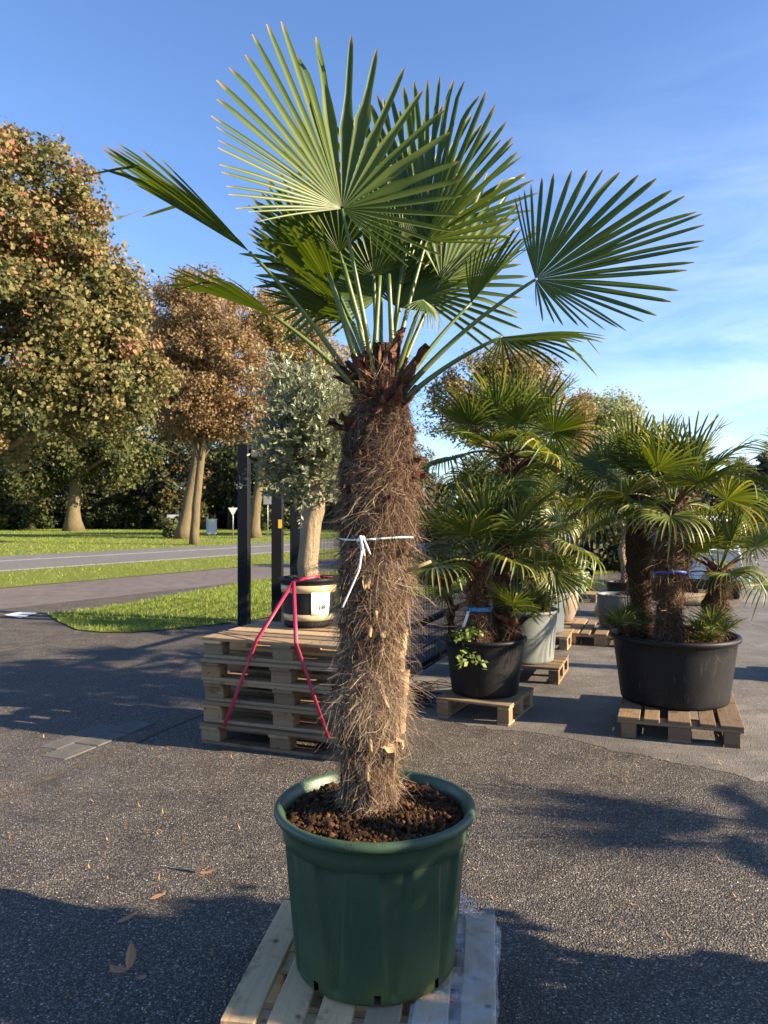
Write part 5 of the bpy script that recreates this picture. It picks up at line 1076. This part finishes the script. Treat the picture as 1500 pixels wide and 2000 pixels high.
# ------------------------------------------------------------------ fallen leaves on the asphalt
def fallen(name,label,loc,parts,rz=0):
    e=MB()
    for (L,W,az,el,curl,fold) in parts:
        d=np.array([math.cos(az)*math.cos(el),math.sin(az)*math.cos(el),math.sin(el)]); s_=np.array([-math.sin(az),math.cos(az),0]); nn=np.cross(d,s_)*-1; V=[]
        for i in range(8):
            t=i/7; w_=W*math.sin(math.pi*min(1,t**.8))**.8+.001; c=d*L*t+nn*curl*L*math.sin(t*2.2)+np.array([0,0,.004])
            for q_ in (-1,-.5,0,.5,1): V.append(c+s_*w_*q_/2+nn*fold*w_*abs(q_))
        V=np.array(V); V[:,2]=np.maximum(V[:,2],.0015); e.add(V,[(i*5+j,i*5+j+1,i*5+j+6,i*5+j+5) for i in range(7) for j in range(4)],tint=np.tile([.2,.7,.4,.7,.2],8))
    st_=MB(); o=link(name,e.mesh(name,M['leafdry']),None,loc,(0,0,rz)); tag(o,label,'leaf'); return o
fallen('fallen_leaf','upright curled tan leaf pair in the sun left of the green pot',G(388,1706),[(.075,.022,.2,1.45,.1,.3),(.085,.022,.05,.28,.05,.3)])
fallen('fallen_leaf','curled tan leaf in the sun between the other fallen leaves',G(292,1758),[(.075,.028,.9,.35,.3,.3)])
fallen('fallen_leaf','flat narrow tan leaf at the edge of the shadow',G(228,1804),[(.10,.030,1.0,.05,.06,.12)])
fallen('fallen_leaf','two winged brown leaf standing in the foreground shadow',G(250,1897),[(.085,.035,1.6,1.25,.15,.35),(.07,.045,2.9,.35,.2,.4)])
fallen('fallen_leaf','small brown leaf lying in the shadow beside the winged leaf',G(268,1912),[(.03,.025,.5,.2,.2,.3)])
# black netting heap on the ground by the gate
nb=MB(); rs_=np.random.RandomState(9)
for i in range(60):
    a=G(rs_.uniform(780,850),rs_.uniform(1335,1385)); d=rs_.normal(size=3)*.12; d[2]=abs(d[2])*.15; nb.add(*tube(bez(a+[0,0,.006],a+d+[0,0,.05],a+[*(rs_.normal(size=2)*.18),.006],7),.0035,4,False))
c_=G(815,1360); tag(link('netting_heap',nb.mesh('netting_heap',M['blackmetal'],False,c_),None,c_),'tangle of black netting on the ground by the mesh gate','netting')
# ------------------------------------------------------------------ unseen plants added right of the camera to throw the foreground shadows
def laurel(loc,h,wd_,seed,label):
    potbody('plant_pot','black pot of an unseen laurel added for its shadow',(loc[0],loc[1],0),.24,.29,.42,M['blackpot'],seed=seed,group='pots of the unseen shadow laurels',cl=120)
    rs=np.random.RandomState(seed); root=empty('shadow_laurel',(loc[0],loc[1],.36),label,'shrub','unseen laurels added for shadow')
    cb,cc=crown([(np.array([0,0,h*.5]),np.array([wd_,wd_,h*.5]),1)],150,36,.16,.10,rs,shell=.5,tbase=.4); sb=MB(); sb.add(*tube([(0,0,0),(0,0,h*.4),(0,0,h*.8)],[.03,.025,.01],8)); link('trunk',sb.mesh('trunk',M['bark']),root); link('crown',cb.mesh('crown',M['green'],False),root)
LAUREL='unseen round laurel in a black pot, added to shade the foreground'
for i,(x,y,h,wd_) in enumerate([(3.3,1.42,1.55,.66),(3.2,.30,1.7,.64),(3.1,-.85,1.7,.65),(3.0,-1.9,1.7,.65)]): laurel((x,y),h,wd_,200+i,LAUREL)
potbody('plant_pot','black pot of the unseen palm added for its shadow',(5.2,2.85,0),.28,.33,.46,M['blackpot'],seed=15)
palm('potted_palm','unseen palm added to cast a shadow band across the asphalt',(5.2,2.85,.40),(5.2,2.85,1.25),.09,15,74,1.0,hair=900,el0=75,el1=-20)  # unseen palm, added for the shadow it casts into view
